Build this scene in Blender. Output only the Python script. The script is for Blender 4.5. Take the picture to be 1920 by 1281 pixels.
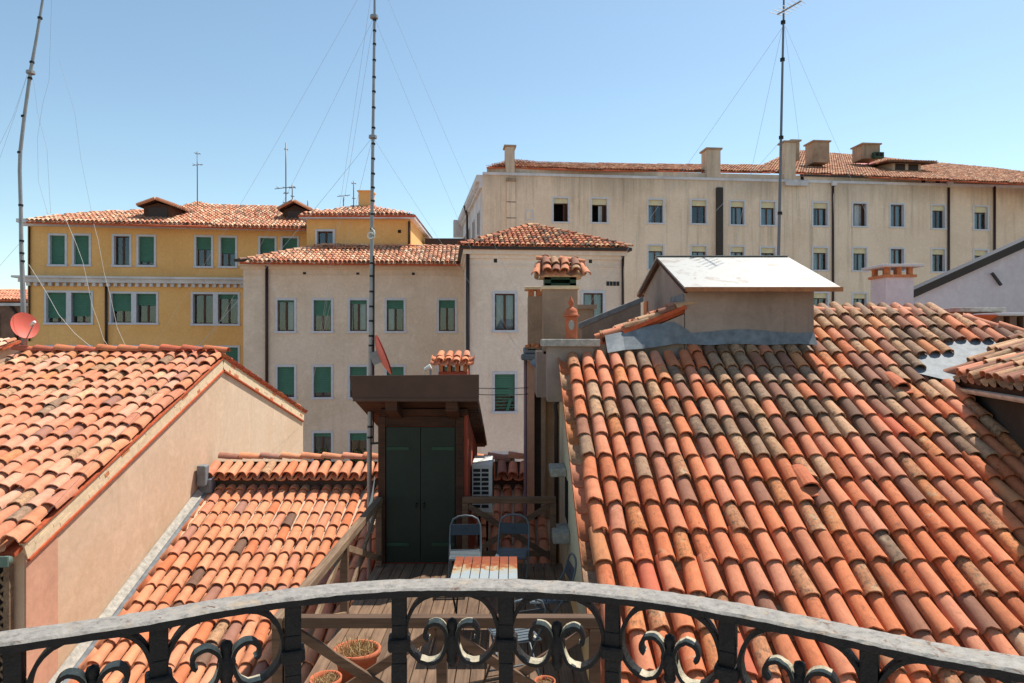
import bpy, math, random
from mathutils import Vector, Matrix
random.seed(11)
for o in list(bpy.data.objects):
    bpy.data.objects.remove(o)
sc = bpy.context.scene
col = sc.collection
V3 = Vector
# ------------------------------------------------------------------ camera, sky, sun, exposure
F = 1280.0                       # focal length in photo pixels (24 mm on 36 mm, 1920 wide)
cd = bpy.data.cameras.new('camera'); cam = bpy.data.objects.new('camera', cd); col.objects.link(cam)
cd.lens = 24; cd.sensor_width = 36; cd.clip_start = 0.02; cd.clip_end = 5000
cam.location = (0, 0, 0); cam.rotation_euler = (math.radians(90), 0, 0)
sc.camera = cam
SUN = V3((0.42, 0.38, 1.0)).normalized()
elev = math.asin(SUN.z); azim = math.atan2(SUN.x, SUN.y)
w = bpy.data.worlds.new('World'); sc.world = w; w.use_nodes = True
nt = w.node_tree; nt.nodes.clear()
sky = nt.nodes.new('ShaderNodeTexSky'); sky.sky_type = 'NISHITA'; sky.sun_disc = False
sky.sun_elevation = elev; sky.sun_rotation = azim
sky.altitude = 0; sky.air_density = 1.0; sky.dust_density = 0.4; sky.ozone_density = 0.5
bg = nt.nodes.new('ShaderNodeBackground'); bg.inputs['Strength'].default_value = 0.132
wo = nt.nodes.new('ShaderNodeOutputWorld')
tn = nt.nodes.new('ShaderNodeMixRGB'); tn.blend_type = 'MULTIPLY'; tn.inputs[0].default_value = 1; tn.inputs[2].default_value = (0.99, 1.05, 0.96, 1)
nt.links.new(sky.outputs[0], tn.inputs[1]); nt.links.new(tn.outputs[0], bg.inputs[0]); nt.links.new(bg.outputs[0], wo.inputs[0])
sl = bpy.data.lights.new('sun', 'SUN'); sun = bpy.data.objects.new('sun', sl); col.objects.link(sun)
sl.energy = 5.0; sl.angle = math.radians(0.53); sl.color = (1.0, 0.945, 0.86)
sun.rotation_euler = SUN.to_track_quat('Z', 'Y').to_euler(); sun.location = SUN * 60
sc.view_settings.view_transform = 'Standard'; sc.view_settings.look = 'None'
sc.view_settings.exposure = 0.40; sc.view_settings.gamma = 1.0; sc.view_settings.use_curve_mapping = False
sc.cycles.max_bounces = 8; sc.cycles.diffuse_bounces = 5; sc.cycles.transparent_max_bounces = 12
GROUND = -14.0
# ------------------------------------------------------------------ geometry helpers
def ray(px, py): return V3(((px - 960) / F, 1.0, -(py - 640.5) / F))
def at(px, py, depth): return ray(px, py) * depth            # a point of the place seen at that pixel, `depth` metres away
WORLD = {}
def origin(o): return WORLD.get(o.name, V3((0, 0, 0))) if o else V3((0, 0, 0))
def tag(o, label=None, cat=None, group=None, kind=None):
    if label: o['label'] = label
    if cat: o['category'] = cat
    if group: o['group'] = group
    if kind: o['kind'] = kind
    return o
def thing(name, label, cat, loc, group=None):
    o = bpy.data.objects.new(name, None); col.objects.link(o)
    o.empty_display_size = 0.2; o.location = loc; WORLD[o.name] = V3(loc)
    return tag(o, label, cat, group)
class MB:
    def __init__(s): s.v = []; s.f = []; s.m = []; s.c = []
    def add(s, vs, fs, m=0, c=None):
        b = len(s.v); s.v += [V3(p) for p in vs]
        for f in fs: s.f.append([b + i for i in f]); s.m.append(m); s.c.append(c)
        return s
    def quad(s, a, b, c, d, m=0): return s.add([a, b, c, d], [(0, 1, 2, 3)], m)
    def hexa(s, p, m=0):   # 8 points: bottom 4 (ccw), top 4
        return s.add(p, [(3, 2, 1, 0), (4, 5, 6, 7), (0, 1, 5, 4), (1, 2, 6, 5), (2, 3, 7, 6), (3, 0, 4, 7)], m)
    def box(s, x0, x1, y0, y1, z0, z1, m=0):
        return s.hexa([(x0, y0, z0), (x1, y0, z0), (x1, y1, z0), (x0, y1, z0), (x0, y0, z1), (x1, y0, z1), (x1, y1, z1), (x0, y1, z1)], m)
    def obox(s, c, ax, ay, az, m=0):   # centre and three half-axis vectors
        c = V3(c); ax = V3(ax); ay = V3(ay); az = V3(az)
        return s.hexa([c - ax - ay - az, c + ax - ay - az, c + ax + ay - az, c - ax + ay - az,
                       c - ax - ay + az, c + ax - ay + az, c + ax + ay + az, c - ax + ay + az], m)
    def beam(s, p0, p1, wd, ht, up=(0, 0, 1), m=0):
        p0 = V3(p0); p1 = V3(p1); d = p1 - p0; L = d.length; d.normalize()
        side = d.cross(V3(up))
        if side.length < 1e-4: side = d.cross(V3((0, 1, 0)))
        side.normalize(); u = side.cross(d).normalized()
        return s.obox((p0 + p1) / 2, d * L / 2, side * wd / 2, u * ht / 2, m)
    def tube(s, pts, r, n=6, m=0, cap=True):
        pts = [V3(p) for p in pts]; rs = r if isinstance(r, (list, tuple)) else [r] * len(pts)
        b = len(s.v); ref = None
        for i, p in enumerate(pts):
            d = (pts[min(i + 1, len(pts) - 1)] - pts[max(i - 1, 0)]).normalized()
            if ref is None:
                ref = d.cross(V3((0, 0, 1)))
                if ref.length < 0.05: ref = d.cross(V3((1, 0, 0)))
            ref = (ref - d * ref.dot(d)).normalized(); bi = d.cross(ref)
            for k in range(n):
                a = 2 * math.pi * k / n
                s.v.append(p + (ref * math.cos(a) + bi * math.sin(a)) * rs[i])
        for i in range(len(pts) - 1):
            for k in range(n):
                k2 = (k + 1) % n
                s.f.append([b + i * n + k, b + i * n + k2, b + (i + 1) * n + k2, b + (i + 1) * n + k]); s.m.append(m); s.c.append(None)
        if cap:
            s.f.append([b + k for k in range(n)][::-1]); s.m.append(m); s.c.append(None)
            e = b + (len(pts) - 1) * n
            s.f.append([e + k for k in range(n)]); s.m.append(m); s.c.append(None)
        return s
    def lathe(s, prof, c, n=16, m=0, sx=1.0, sy=1.0):
        c = V3(c); b = len(s.v)
        for r, z in prof:
            for k in range(n):
                a = 2 * math.pi * k / n
                s.v.append(c + V3((r * sx * math.cos(a), r * sy * math.sin(a), z)))
        for i in range(len(prof) - 1):
            for k in range(n):
                k2 = (k + 1) % n
                s.f.append([b + i * n + k, b + i * n + k2, b + (i + 1) * n + k2, b + (i + 1) * n + k]); s.m.append(m); s.c.append(None)
        return s
    def prism(s, poly, d, m=0):       # closed polygon of 3-D points swept by vector d
        n = len(poly); d = V3(d); pv = [V3(p) for p in poly]
        s.add(pv + [p + d for p in pv], [tuple(range(n))[::-1], tuple(range(n, 2 * n))] + [(i, (i + 1) % n, n + (i + 1) % n, n + i) for i in range(n)], m)
        return s
    def mesh(s, name, mats, off=V3((0, 0, 0)), smooth=False, fix=True):
        me = bpy.data.meshes.new(name)
        me.from_pydata([tuple(p - off) for p in s.v], [], s.f)
        for mt in (mats if isinstance(mats, (list, tuple)) else [mats]): me.materials.append(mt)
        for p, mi in zip(me.polygons, s.m): p.material_index = mi; p.use_smooth = smooth
        if any(c is not None for c in s.c):
            at_ = me.color_attributes.new('tint', 'FLOAT_COLOR', 'CORNER')
            for p, c in zip(me.polygons, s.c):
                for li in p.loop_indices: at_.data[li].color = c or (.5, .2, .1, .5)
        me.update()
        if fix:
            import bmesh
            bm = bmesh.new(); bm.from_mesh(me); bmesh.ops.recalc_face_normals(bm, faces=bm.faces); bm.to_mesh(me); bm.free()
        return me
    def build(s, name, mats, parent=None, smooth=False, bevel=0, fix=True, auto=False):
        off = origin(parent)
        o = bpy.data.objects.new(name, s.mesh(name, mats, off, smooth, fix)); col.objects.link(o)
        if parent: o.parent = parent
        WORLD[o.name] = off.copy()
        if bevel:
            b = o.modifiers.new('bevel', 'BEVEL'); b.width = bevel; b.segments = 2; b.limit_method = 'ANGLE'
        if auto:
            try: o.data.shade_auto_smooth() if hasattr(o.data, 'shade_auto_smooth') else None
            except Exception: pass
        return o
    def build_top(s, name, mats, label, cat, group=None, kind=None, base=None, **k):
        # a thing that is one mesh
        lo = base or V3((sum(p.x for p in s.v) / len(s.v), sum(p.y for p in s.v) / len(s.v), min(p.z for p in s.v)))
        o = bpy.data.objects.new(name, s.mesh(name, mats, lo, k.get('smooth', False), k.get('fix', True))); col.objects.link(o)
        o.location = lo; WORLD[o.name] = lo
        if k.get('bevel'):
            b = o.modifiers.new('bevel', 'BEVEL'); b.width = k['bevel']; b.segments = 2; b.limit_method = 'ANGLE'
        return tag(o, label, cat, group, kind)
# ------------------------------------------------------------------ materials
def lin(c): return tuple(((x / 255) / 12.92 if x / 255 <= .04045 else ((x / 255 + .055) / 1.055) ** 2.4) for x in c)
def C(r, g, b, k=1.0): return tuple(x * k for x in lin((r, g, b))) + (1.0,)
class NT:
    def __init__(s, name):
        s.m = bpy.data.materials.new(name); s.m.use_nodes = True; s.t = s.m.node_tree; s.t.nodes.clear()
        s.out = s.t.nodes.new('ShaderNodeOutputMaterial')
    def n(s, typ, **k):
        x = s.t.nodes.new('ShaderNode' + typ)
        for a, b in k.items():
            if a in x.inputs: x.inputs[a].default_value = b
            else: setattr(x, a, b)
        return x
    def l(s, a, b): s.t.links.new(a, b)
    def noise(s, vec, scale, detail=4, rough=.6, dist=0):
        x = s.n('TexNoise'); x.inputs['Scale'].default_value = scale; x.inputs['Detail'].default_value = detail
        x.inputs['Roughness'].default_value = rough; x.inputs['Distortion'].default_value = dist
        if vec is not None: s.l(vec, x.inputs['Vector'])
        return x.outputs[0]
    def ramp(s, fac, stops):
        x = s.n('ValToRGB'); e = x.color_ramp.elements
        while len(e) < len(stops): e.new(.5)
        for el, (p, c) in zip(e, stops): el.position = p; el.color = c if len(c) == 4 else tuple(c) + (1,)
        s.l(fac, x.inputs[0]); return x.outputs[0]
    def mix(s, fac, a, b, mode='MIX'):
        x = s.n('MixRGB', blend_type=mode)
        for i, q in enumerate((fac, a, b)):
            if isinstance(q, (int, float)): x.inputs[i].default_value = q
            elif isinstance(q, tuple): x.inputs[i].default_value = q
            else: s.l(q, x.inputs[i])
        return x.outputs[0]
    def math(s, op, a, b=0.0, clamp=False):
        x = s.n('Math', operation=op, use_clamp=clamp)
        for i, q in enumerate((a, b)):
            if isinstance(q, (int, float)): x.inputs[i].default_value = q
            else: s.l(q, x.inputs[i])
        return x.outputs[0]
    def pos(s, sx=1, sy=1, sz=1):
        g = s.n('NewGeometry'); m = s.n('Mapping'); m.inputs['Scale'].default_value = (sx, sy, sz); s.l(g.outputs['Position'], m.inputs[0]); return m.outputs[0]
    def bsdf(s, colr, rough=.85, bump=None, bstr=.3, bdist=.01, metal=0, spec=.3):
        p = s.n('BsdfPrincipled')
        if isinstance(colr, tuple): p.inputs['Base Color'].default_value = colr
        else: s.l(colr, p.inputs['Base Color'])
        if isinstance(rough, (int, float)): p.inputs['Roughness'].default_value = rough
        else: s.l(rough, p.inputs['Roughness'])
        p.inputs['Metallic'].default_value = metal
        p.inputs['Specular IOR Level'].default_value = spec
        if bump is not None:
            b = s.n('Bump'); b.inputs['Strength'].default_value = bstr; b.inputs['Distance'].default_value = bdist
            s.l(bump, b.inputs['Height']); s.l(b.outputs[0], p.inputs['Normal'])
        s.l(p.outputs[0], s.out.inputs[0]); return s.m
W1 = (1, 1, 1, 1); B0 = (0, 0, 0, 1)
def plaster(name, c, c2=None, streak=0.0, spots=.35, scale=1.0, rough=.92, band=None):
    t = NT(name); P = t.pos()
    big = t.noise(P, .35 * scale, 5, .6, .5); fine = t.noise(P, 9 * scale, 5, .7)
    c2 = c2 or tuple(x * .72 for x in c[:3]) + (1,)
    k = t.mix(t.ramp(big, [(.38, B0), (.68, W1)]), c, c2)
    k = t.mix(t.math('MULTIPLY', t.ramp(t.noise(P, 1.7 * scale, 4, .7, .8), [(.5, B0), (.72, W1)]), spots), k, tuple(min(1, x * 1.22) for x in c[:3]) + (1,))
    k = t.mix(.35, k, t.ramp(fine, [(.3, (.55, .55, .55, 1)), (.7, W1)]), 'MULTIPLY')
    if streak:
        st = t.noise(t.pos(2.2, 2.2, .09), 1.0, 5, .75, .3)
        bl = t.noise(t.pos(.25, .25, .12), 1.0, 2)
        mk = t.math('MULTIPLY', t.ramp(st, [(.5, B0), (.66, W1)]), t.ramp(bl, [(.42, B0), (.6, W1)]))
        k = t.mix(t.math('MULTIPLY', mk, streak), k, C(96, 88, 74))
    if band:      # run-off grime hanging below the ledge
        g_ = t.n('NewGeometry'); sp = t.n('SeparateXYZ'); t.l(g_.outputs['Position'], sp.inputs[0]); mr_ = t.n('MapRange')
        mr_.inputs['From Min'].default_value = band[0]; mr_.inputs['From Max'].default_value = band[1]; t.l(sp.outputs['Z'], mr_.inputs['Value'])
        dr = t.noise(t.pos(1.6, 1.6, .12), 1.0, 6, .78, .3); lo_ = t.noise(t.pos(.16, .16, .1), 1.0, 2)
        mk = t.ramp(t.math('ADD', t.math('MULTIPLY', mr_.outputs[0], .42), t.math('MULTIPLY', t.math('ADD', dr, lo_), .5)), [(.74, B0), (.98, W1)])
        k = t.mix(t.math('MULTIPLY', mk, .5), k, C(112, 102, 88))
    return t.bsdf(k, rough, fine, .25, .012)
def plain(name, c, rough=.7, metal=0, var=.25, scale=6, spec=.3, bstr=.15):
    t = NT(name); n = t.noise(t.pos(), scale, 5, .65)
    k = t.mix(var, c, t.mix(1.0, c, t.ramp(n, [(.3, (.3, .3, .3, 1)), (.7, (1.25, 1.2, 1.15, 1))]), 'MULTIPLY'))
    return t.bsdf(k, rough, n, bstr, .006, metal, spec)
def wood(name, c, c2, axis='y', rough=.8, sc_=1.0):
    t = NT(name)
    s_ = {'x': (1.2, 22, 22), 'y': (22, 1.2, 22), 'z': (22, 22, 1.2)}[axis]
    oi = t.n('ObjectInfo'); off = t.n('VectorMath', operation='SCALE'); off.inputs[0].default_value = (7, 3, 5)
    t.l(oi.outputs['Random'], off.inputs['Scale'])
    ad = t.n('VectorMath', operation='ADD'); t.l(t.pos(*[q * sc_ for q in s_]), ad.inputs[0]); t.l(off.outputs[0], ad.inputs[1])
    g = t.noise(ad.outputs[0], 1.0, 6, .65, 1.2); p = t.noise(t.pos(), 2.5, 4)
    k = t.ramp(g, [(.25, c2), (.6, c), (.85, tuple(min(1, x * 1.35) for x in c[:3]) + (1,))])
    k = t.mix(t.math('MULTIPLY', t.ramp(p, [(.45, B0), (.7, W1)]), .5), k, c2)
    r_ = t.ramp(oi.outputs['Random'], [(0, (.75, .75, .75, 1)), (1, (1.15, 1.12, 1.08, 1))])
    k = t.mix(1.0, k, r_, 'MULTIPLY')
    return t.bsdf(k, rough, g, .5, .004)
def tile_mat(name, joined):
    t = NT(name)
    if joined:
        a = t.n('VertexColor'); a.layer_name = 'tint'; base, wt = a.outputs[0], a.outputs[1]
        vec = t.pos(); vec2 = t.pos()
    else:
        a = t.n('ObjectInfo'); base, wt = a.outputs['Color'], a.outputs['Alpha']
        tc = t.n('TexCoord'); off = t.n('VectorMath', operation='SCALE'); off.inputs[0].default_value = (37, 53, 91)
        t.l(a.outputs['Random'], off.inputs['Scale'])
        ad = t.n('VectorMath', operation='ADD'); t.l(tc.outputs['Object'], ad.inputs[0]); t.l(off.outputs[0], ad.inputs[1]); vec = ad.outputs[0]
    n1 = t.noise(vec, 6, 4, .6, .6); n2 = t.noise(vec, 17, 7, .76, .5); n3 = t.noise(vec, 60, 3, .6)
    k = t.mix(.6, base, t.mix(1.0, base, t.ramp(n1, [(.3, (.72, .69, .67, 1)), (.5, (1, 1, 1, 1)), (.72, (1.16, 1.2, 1.26, 1))]), 'MULTIPLY'))
    thr = t.math('SUBTRACT', .73, t.math('MULTIPLY', wt, .25))
    msk = t.math('MULTIPLY', t.math('SUBTRACT', n2, thr), 7.0, True)
    k = t.mix(t.math('MULTIPLY', msk, .8), k, C(84, 72, 60))
    thr2 = t.math('SUBTRACT', .80, t.math('MULTIPLY', wt, .24))
    m2 = t.math('MULTIPLY', t.math('SUBTRACT', n1, thr2), 7.0, True)
    k = t.mix(t.math('MULTIPLY', m2, .55), k, C(188, 172, 140))
    k = t.mix(.22, k, t.ramp(n3, [(.3, (.75, .75, .75, 1)), (.7, (1.2, 1.2, 1.2, 1))]), 'MULTIPLY')
    mp = t.n('Mapping'); mp.inputs['Scale'].default_value = (1, .22, 1) if not joined else (1, .4, 1); t.l(vec, mp.inputs[0])
    n4 = t.noise(mp.outputs[0], 38, 6, .75, .6); n5 = t.noise(mp.outputs[0], 85, 4, .7)
    st = t.mix(1.0, t.ramp(n4, [(.3, (.62, .60, .58, 1)), (.52, W1), (.75, (1.14, 1.14, 1.14, 1))]), t.ramp(n5, [(.3, (.8, .8, .8, 1)), (.7, (1.1, 1.1, 1.1, 1))]), 'MULTIPLY')
    k = t.mix(t.math('ADD', t.math('MULTIPLY', wt, .8), .15, True), k, t.mix(1.0, k, st, 'MULTIPLY'))
    k = t.mix(1.0, k, (0.97, 0.95, 0.92, 1), 'MULTIPLY')
    h = t.mix(.5, n2, n3)
    return t.bsdf(k, .86, h, .35, .006, 0, .25)
M = {}
M['tile'] = tile_mat('terracotta_tile', False); M['tilej'] = tile_mat('terracotta_tiles_joined', True)
M['beige'] = plaster('beige_plaster', C(230, 208, 188), C(216, 192, 168), .12, .45)
M['yellow'] = plaster('ochre_plaster', C(238, 186, 120), C(228, 172, 104), .1, .2)
M['rb'] = plaster('stained_plaster', C(236, 212, 188), C(224, 198, 172), .4, .25, 1.0, .92, (8.6, 12.5))
M['lh'] = plaster('cream_plaster', C(220, 192, 164), C(210, 178, 146), .1, .45)
M['pink'] = plaster('pink_plaster', C(216, 166, 138), C(206, 154, 126), .15, .3)
M['paleyellow'] = plaster('pale_yellow_plaster', C(236, 222, 184), C(222, 206, 166), .2, .3)
M['lilac'] = plaster('lilac_plaster', C(216, 206, 210), C(202, 190, 194), .35, .3)
M['cement'] = plaster('dark_cement', C(168, 150, 138), C(132, 116, 104), .6, .35, 1.6)
M['chim'] = plaster('chimney_plaster', C(178, 152, 128), C(142, 118, 98), .6, .3, 2)
M['redplaster'] = plaster('red_plaster', C(176, 84, 60), C(150, 70, 52), 0, .2)
M['stone'] = plaster('white_stone', C(214, 210, 212), C(190, 184, 184), .15, .3, 2)
M['surround'] = plain('window_stone', C(200, 200, 206), .8, 0, .2, 5)
M['greystone'] = plain('grey_stone', C(176, 172, 162), .9, 0, .6, 14, .2, .5)
M['brickwall'] = plaster('old_brick_wall', C(140, 108, 92), C(112, 86, 74), .4, .5, 3)
M['brick'] = plain('brick_piece', C(206, 134, 92), .9, 0, .6, 20, .2, .5)
M['creambrick'] = plain('cream_brick', C(228, 204, 168), .9, 0, .3, 12, .2, .3)
M['fillet'] = plain('terracotta_strip', C(190, 92, 56), .85, 0, .5, 12)
M['flash'] = plain('zinc_flashing', C(124, 131, 136), .65, .1, .6, 7, .35)
M['zinc'] = plain('white_sheet_metal', C(170, 168, 162), .5, .1, .3, 3, .5)
def rusty_sheet():
    t = NT('sun_bleached_sheet'); a = t.noise(t.pos(1.2, 1.2, 1.2), 1.6, 6, .72, 1.5); b = t.noise(t.pos(), 11, 5, .7)
    k = t.mix(t.math('MULTIPLY', t.ramp(a, [(.54, B0), (.62, W1)]), .55), C(152, 151, 146), C(112, 86, 62))
    k = t.mix(t.math('MULTIPLY', t.ramp(b, [(.56, B0), (.72, W1)]), .35), k, C(92, 80, 66))
    return t.bsdf(k, .5, b, .12, .004, .15, .5)
M['sheet'] = rusty_sheet()
M['rustedge'] = plain('rusty_edge', C(166, 112, 74), .8, 0, .5, 12)
M['gutter'] = plain('dark_gutter', C(58, 50, 46), .5, .2, .2, 4)
M['greygutter'] = plain('painted_gutter', C(196, 190, 182), .6, .1, .5, 5)
M['greengutter'] = plain('green_gutter', C(96, 118, 108), .5, .2, .3, 4)
M['pipe'] = plain('brown_pipe', C(62, 48, 44), .5, .1, .2, 4)
M['mauvepipe'] = plain('mauve_pipe', C(150, 122, 124), .6, 0, .3, 4)
M['sash'] = plain('brown_sash', C(84, 56, 44), .6, 0, .3, 6)
M['blind'] = plain('green_blind', C(70, 116, 98), .7, 0, .25, 3)
M['roller'] = plain('cream_roller_shutter', C(212, 200, 166), .8, 0, .2, 4)
M['curtain'] = plain('white_curtain', C(205, 212, 216), .95, 0, .2, 5)
M['dark'] = plain('dark_interior', C(34, 30, 30), .95, 0, .3, 3)
def glass():
    t = NT('window_glass'); tr = t.n('BsdfTransparent'); tr.inputs[0].default_value = (.72, .78, .8, 1)
    g = t.n('BsdfGlossy'); g.inputs['Roughness'].default_value = .02; g.inputs[0].default_value = (.9, .95, 1, 1)
    lw = t.n('LayerWeight'); lw.inputs[0].default_value = .22
    mx = t.n('MixShader'); t.l(t.math('ADD', lw.outputs['Fresnel'], .04, True), mx.inputs[0]); t.l(tr.outputs[0], mx.inputs[1]); t.l(g.outputs[0], mx.inputs[2])
    t.l(mx.outputs[0], t.out.inputs[0]); return t.m
M['glass'] = glass()
M['deck'] = wood('weathered_deck', C(132, 106, 84), C(84, 64, 50), 'y')
M['railwood'] = wood('brown_stained_wood', C(116, 90, 70), C(74, 54, 42), 'x', .8, .8)
M['railwoody'] = wood('brown_stained_wood_long', C(150, 124, 98), C(92, 68, 52), 'y', .8, .8)
M['darkwood'] = wood('dark_soffit_wood', C(86, 54, 38), C(48, 30, 22), 'x')
M['fascia'] = plain('brown_fascia_metal', C(88, 62, 50), .6, .05, .35, 3)
M['door'] = plain('dark_green_door', C(32, 44, 36), .5, 0, .35, 3)
M['iron'] = plain('black_iron', C(27, 24, 23), .6, .1, .7, 70, .3, .9)
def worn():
    t = NT('weathered_lit_rail_top'); P = t.pos(); a = t.noise(P, 22, 6, .75, .6); b = t.noise(P, 90, 6, .8); c = t.noise(P, 55, 5, .7, .8)
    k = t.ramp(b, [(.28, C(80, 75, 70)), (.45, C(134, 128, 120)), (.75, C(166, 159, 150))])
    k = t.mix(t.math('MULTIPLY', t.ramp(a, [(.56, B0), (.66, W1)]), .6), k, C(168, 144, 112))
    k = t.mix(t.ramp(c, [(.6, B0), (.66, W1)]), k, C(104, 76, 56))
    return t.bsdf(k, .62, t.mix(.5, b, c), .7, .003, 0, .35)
M['worn'] = worn()  # real wear and rust, plus sunlit paleness painted in
M['litcream'] = plain('sunlit_scroll_cream', C(190, 180, 156), .75, 0, .7, 70, .3, .8)  # sunlit tone of the scroll tops, put into the colour
M['mast'] = plain('galvanised_mast', C(150, 150, 150), .5, .5, .3, 5, .5)
M['clamp'] = plain('black_clamp', C(30, 30, 32), .6, 0, .2, 5)
M['wire'] = plain('grey_wire', C(176, 186, 196), .7, 0, .1, 5)
M['whitewire'] = plain('white_cable', C(214, 216, 206), .7, 0, .1, 5)
M['dish'] = plain('salmon_dish', C(206, 96, 78), .55, 0, .15, 3)
M['pinkdish'] = plain('pink_dish', C(216, 118, 106), .55, 0, .15, 3)
M['white'] = plain('white_plastic', C(226, 224, 216), .5, 0, .15, 5)
M['grille'] = plain('dark_grille', C(40, 42, 44), .6, 0, .2, 5)
M['greenband'] = plain('green_vent_metal', C(48, 74, 56), .6, .1, .4, 8)
M['pot'] = plain('terracotta_pot', C(188, 106, 72), .85, 0, .35, 14)
M['drypot'] = plain('dry_soil', C(120, 92, 66), .95, 0, .7, 60, .2, .8)
M['straw'] = plain('dry_straw', C(186, 160, 112), .95, 0, .5, 40)
M['chairmetal'] = plain('grey_blue_chair_metal', C(92, 102, 108), .5, .2, .25, 10, .5)
M['chairpanel'] = plain('dark_blue_panel', C(48, 56, 64), .55, .1, .25, 8, .5)
def rusttable():
    t = NT('rusted_table_paint'); tc = t.n('TexCoord'); sp = t.n('SeparateXYZ'); t.l(tc.outputs['Object'], sp.inputs[0])
    n_ = t.noise(t.pos(), 9, 6, .75, .8); f = t.noise(t.pos(), 60, 5, .7)
    g = t.math('ADD', t.math('ADD', sp.outputs['Y'], .2), t.math('MULTIPLY', t.math('SUBTRACT', n_, .5), 1.1))
    k = t.ramp(g, [(.10, C(150, 158, 160)), (.22, C(166, 146, 108)), (.32, C(148, 82, 44)), (.47, C(132, 66, 40))])
    k = t.mix(.3, k, t.ramp(f, [(.3, (.5, .5, .5, 1)), (.7, W1)]), 'MULTIPLY')
    return t.bsdf(k, .8, f, .4, .003)
M['rusttable'] = rusttable()
M['redsky'] = plain('red_skylight', C(206, 70, 66), .3, 0, .1, 3, .6)
M['ground'] = plaster('paving', C(150, 140, 128), C(120, 112, 102), 0, .3)
M['shadetone'] = plaster('shade_toned_plaster', C(84, 72, 64), C(60, 52, 46), .4, .3, 2)  # plaster darkened, shade put into its colour
M['cream2'] = plaster('pale_cream_plaster', C(240, 221, 204), C(226, 204, 184), .12, .45)
M['ant'] = plain('antenna_metal', C(110, 114, 118), .5, .4, .1, 3)
M['leaf'] = plain('green_leaf', C(62, 110, 44), .8, 0, .5, 9)
# ------------------------------------------------------------------ roof tiles
def arc(r, h, n, z): return [(r * math.cos(math.pi * (1 - k / n)), z + h * math.sin(math.pi * (1 - k / n)) ** .9) for k in range(n + 1)]
def cover_geo(L, r, n=7, warp=0.0, th=.016, chip=0):
    """one barrel tile: y up the slope, z off the roof; outer skin, dark open lower end with its rim"""
    H = .92; lf = .027
    lo = arc(r, r * H, n, lf); hi = arc(r * .80, r * .70, n, .0); li = arc(r - th, r * H - th, n, lf)
    yc = lambda k: (.02 if chip and k in (chip, chip + 1) else 0) + warp * .5 * (k / n - .5)
    v = [(x + warp * .4, yc(k), z) for k, (x, z) in enumerate(lo)] + [(x - warp * .4, L, z) for x, z in hi]
    v += [(x + warp * .4, yc(k), z) for k, (x, z) in enumerate(lo)] + [(x + warp * .4, yc(k), z) for k, (x, z) in enumerate(li)]
    v += [(x + warp * .4, yc(k), z) for k, (x, z) in enumerate(li)] + [(x - warp * .3, L * .5, z - .012) for x, z in arc(r * .9 - th, r * .82 - th, n, lf * .5)]
    a = n + 1; f = []
    for k in range(n): f.append((k, k + 1, a + k + 1, a + k))
    for k in range(n): f.append((3 * a + k, 3 * a + k + 1, 2 * a + k + 1, 2 * a + k))
    for k in range(n): f.append((4 * a + k + 1, 4 * a + k, 5 * a + k, 5 * a + k + 1))
    return v, f
TILES = {}
def tile_meshes(L, r):
    key = (round(L, 3), round(r, 3))
    if key not in TILES:
        out = []
        for i in range(5):
            v, f = cover_geo(L * (1 + .012 * (i - 2)), r * (1 + .02 * ((i * 2) % 5 - 2)), 7, .012 * (i - 2), .016, [0, 0, 2, 4, 0][i])
            me = bpy.data.meshes.new('tile'); me.from_pydata(v, [], f); me.materials.append(M['tile'])
            for p in me.polygons: p.use_smooth = True
            out.append(me)
        TILES[key] = out
    return TILES[key]
def inside(poly, u, v):
    c = False; n = len(poly)
    for i in range(n):
        (x1, y1), (x2, y2) = poly[i], poly[(i + 1) % n]
        if (y1 > v) != (y2 > v) and u < (x2 - x1) * (v - y1) / (y2 - y1) + x1: c = not c
    return c
def seen(p, margin=40):
    if p.y < .1: return False
    x = 960 + F * p.x / p.y; y = 640.5 - F * p.z / p.y
    return -margin < x < 1920 + margin and -margin < y < 1281 + margin
class Plane:
    def __init__(s, P0, U, Vd):
        s.P = V3(P0); s.U = V3(U).normalized(); Vd = V3(Vd); s.V = (Vd - s.U * Vd.dot(s.U)).normalized(); s.N = s.U.cross(s.V)
        if s.N.z < 0: s.N = -s.N
    def pt(s, u, v, n=0): return s.P + s.U * u + s.V * v + s.N * n
    def uv(s, p): d = V3(p) - s.P; return (d.dot(s.U), d.dot(s.V))
    def px(s, x, y):
        r = ray(x, y); t = s.P.dot(s.N) / r.dot(s.N); return s.uv(r * t)
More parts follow.
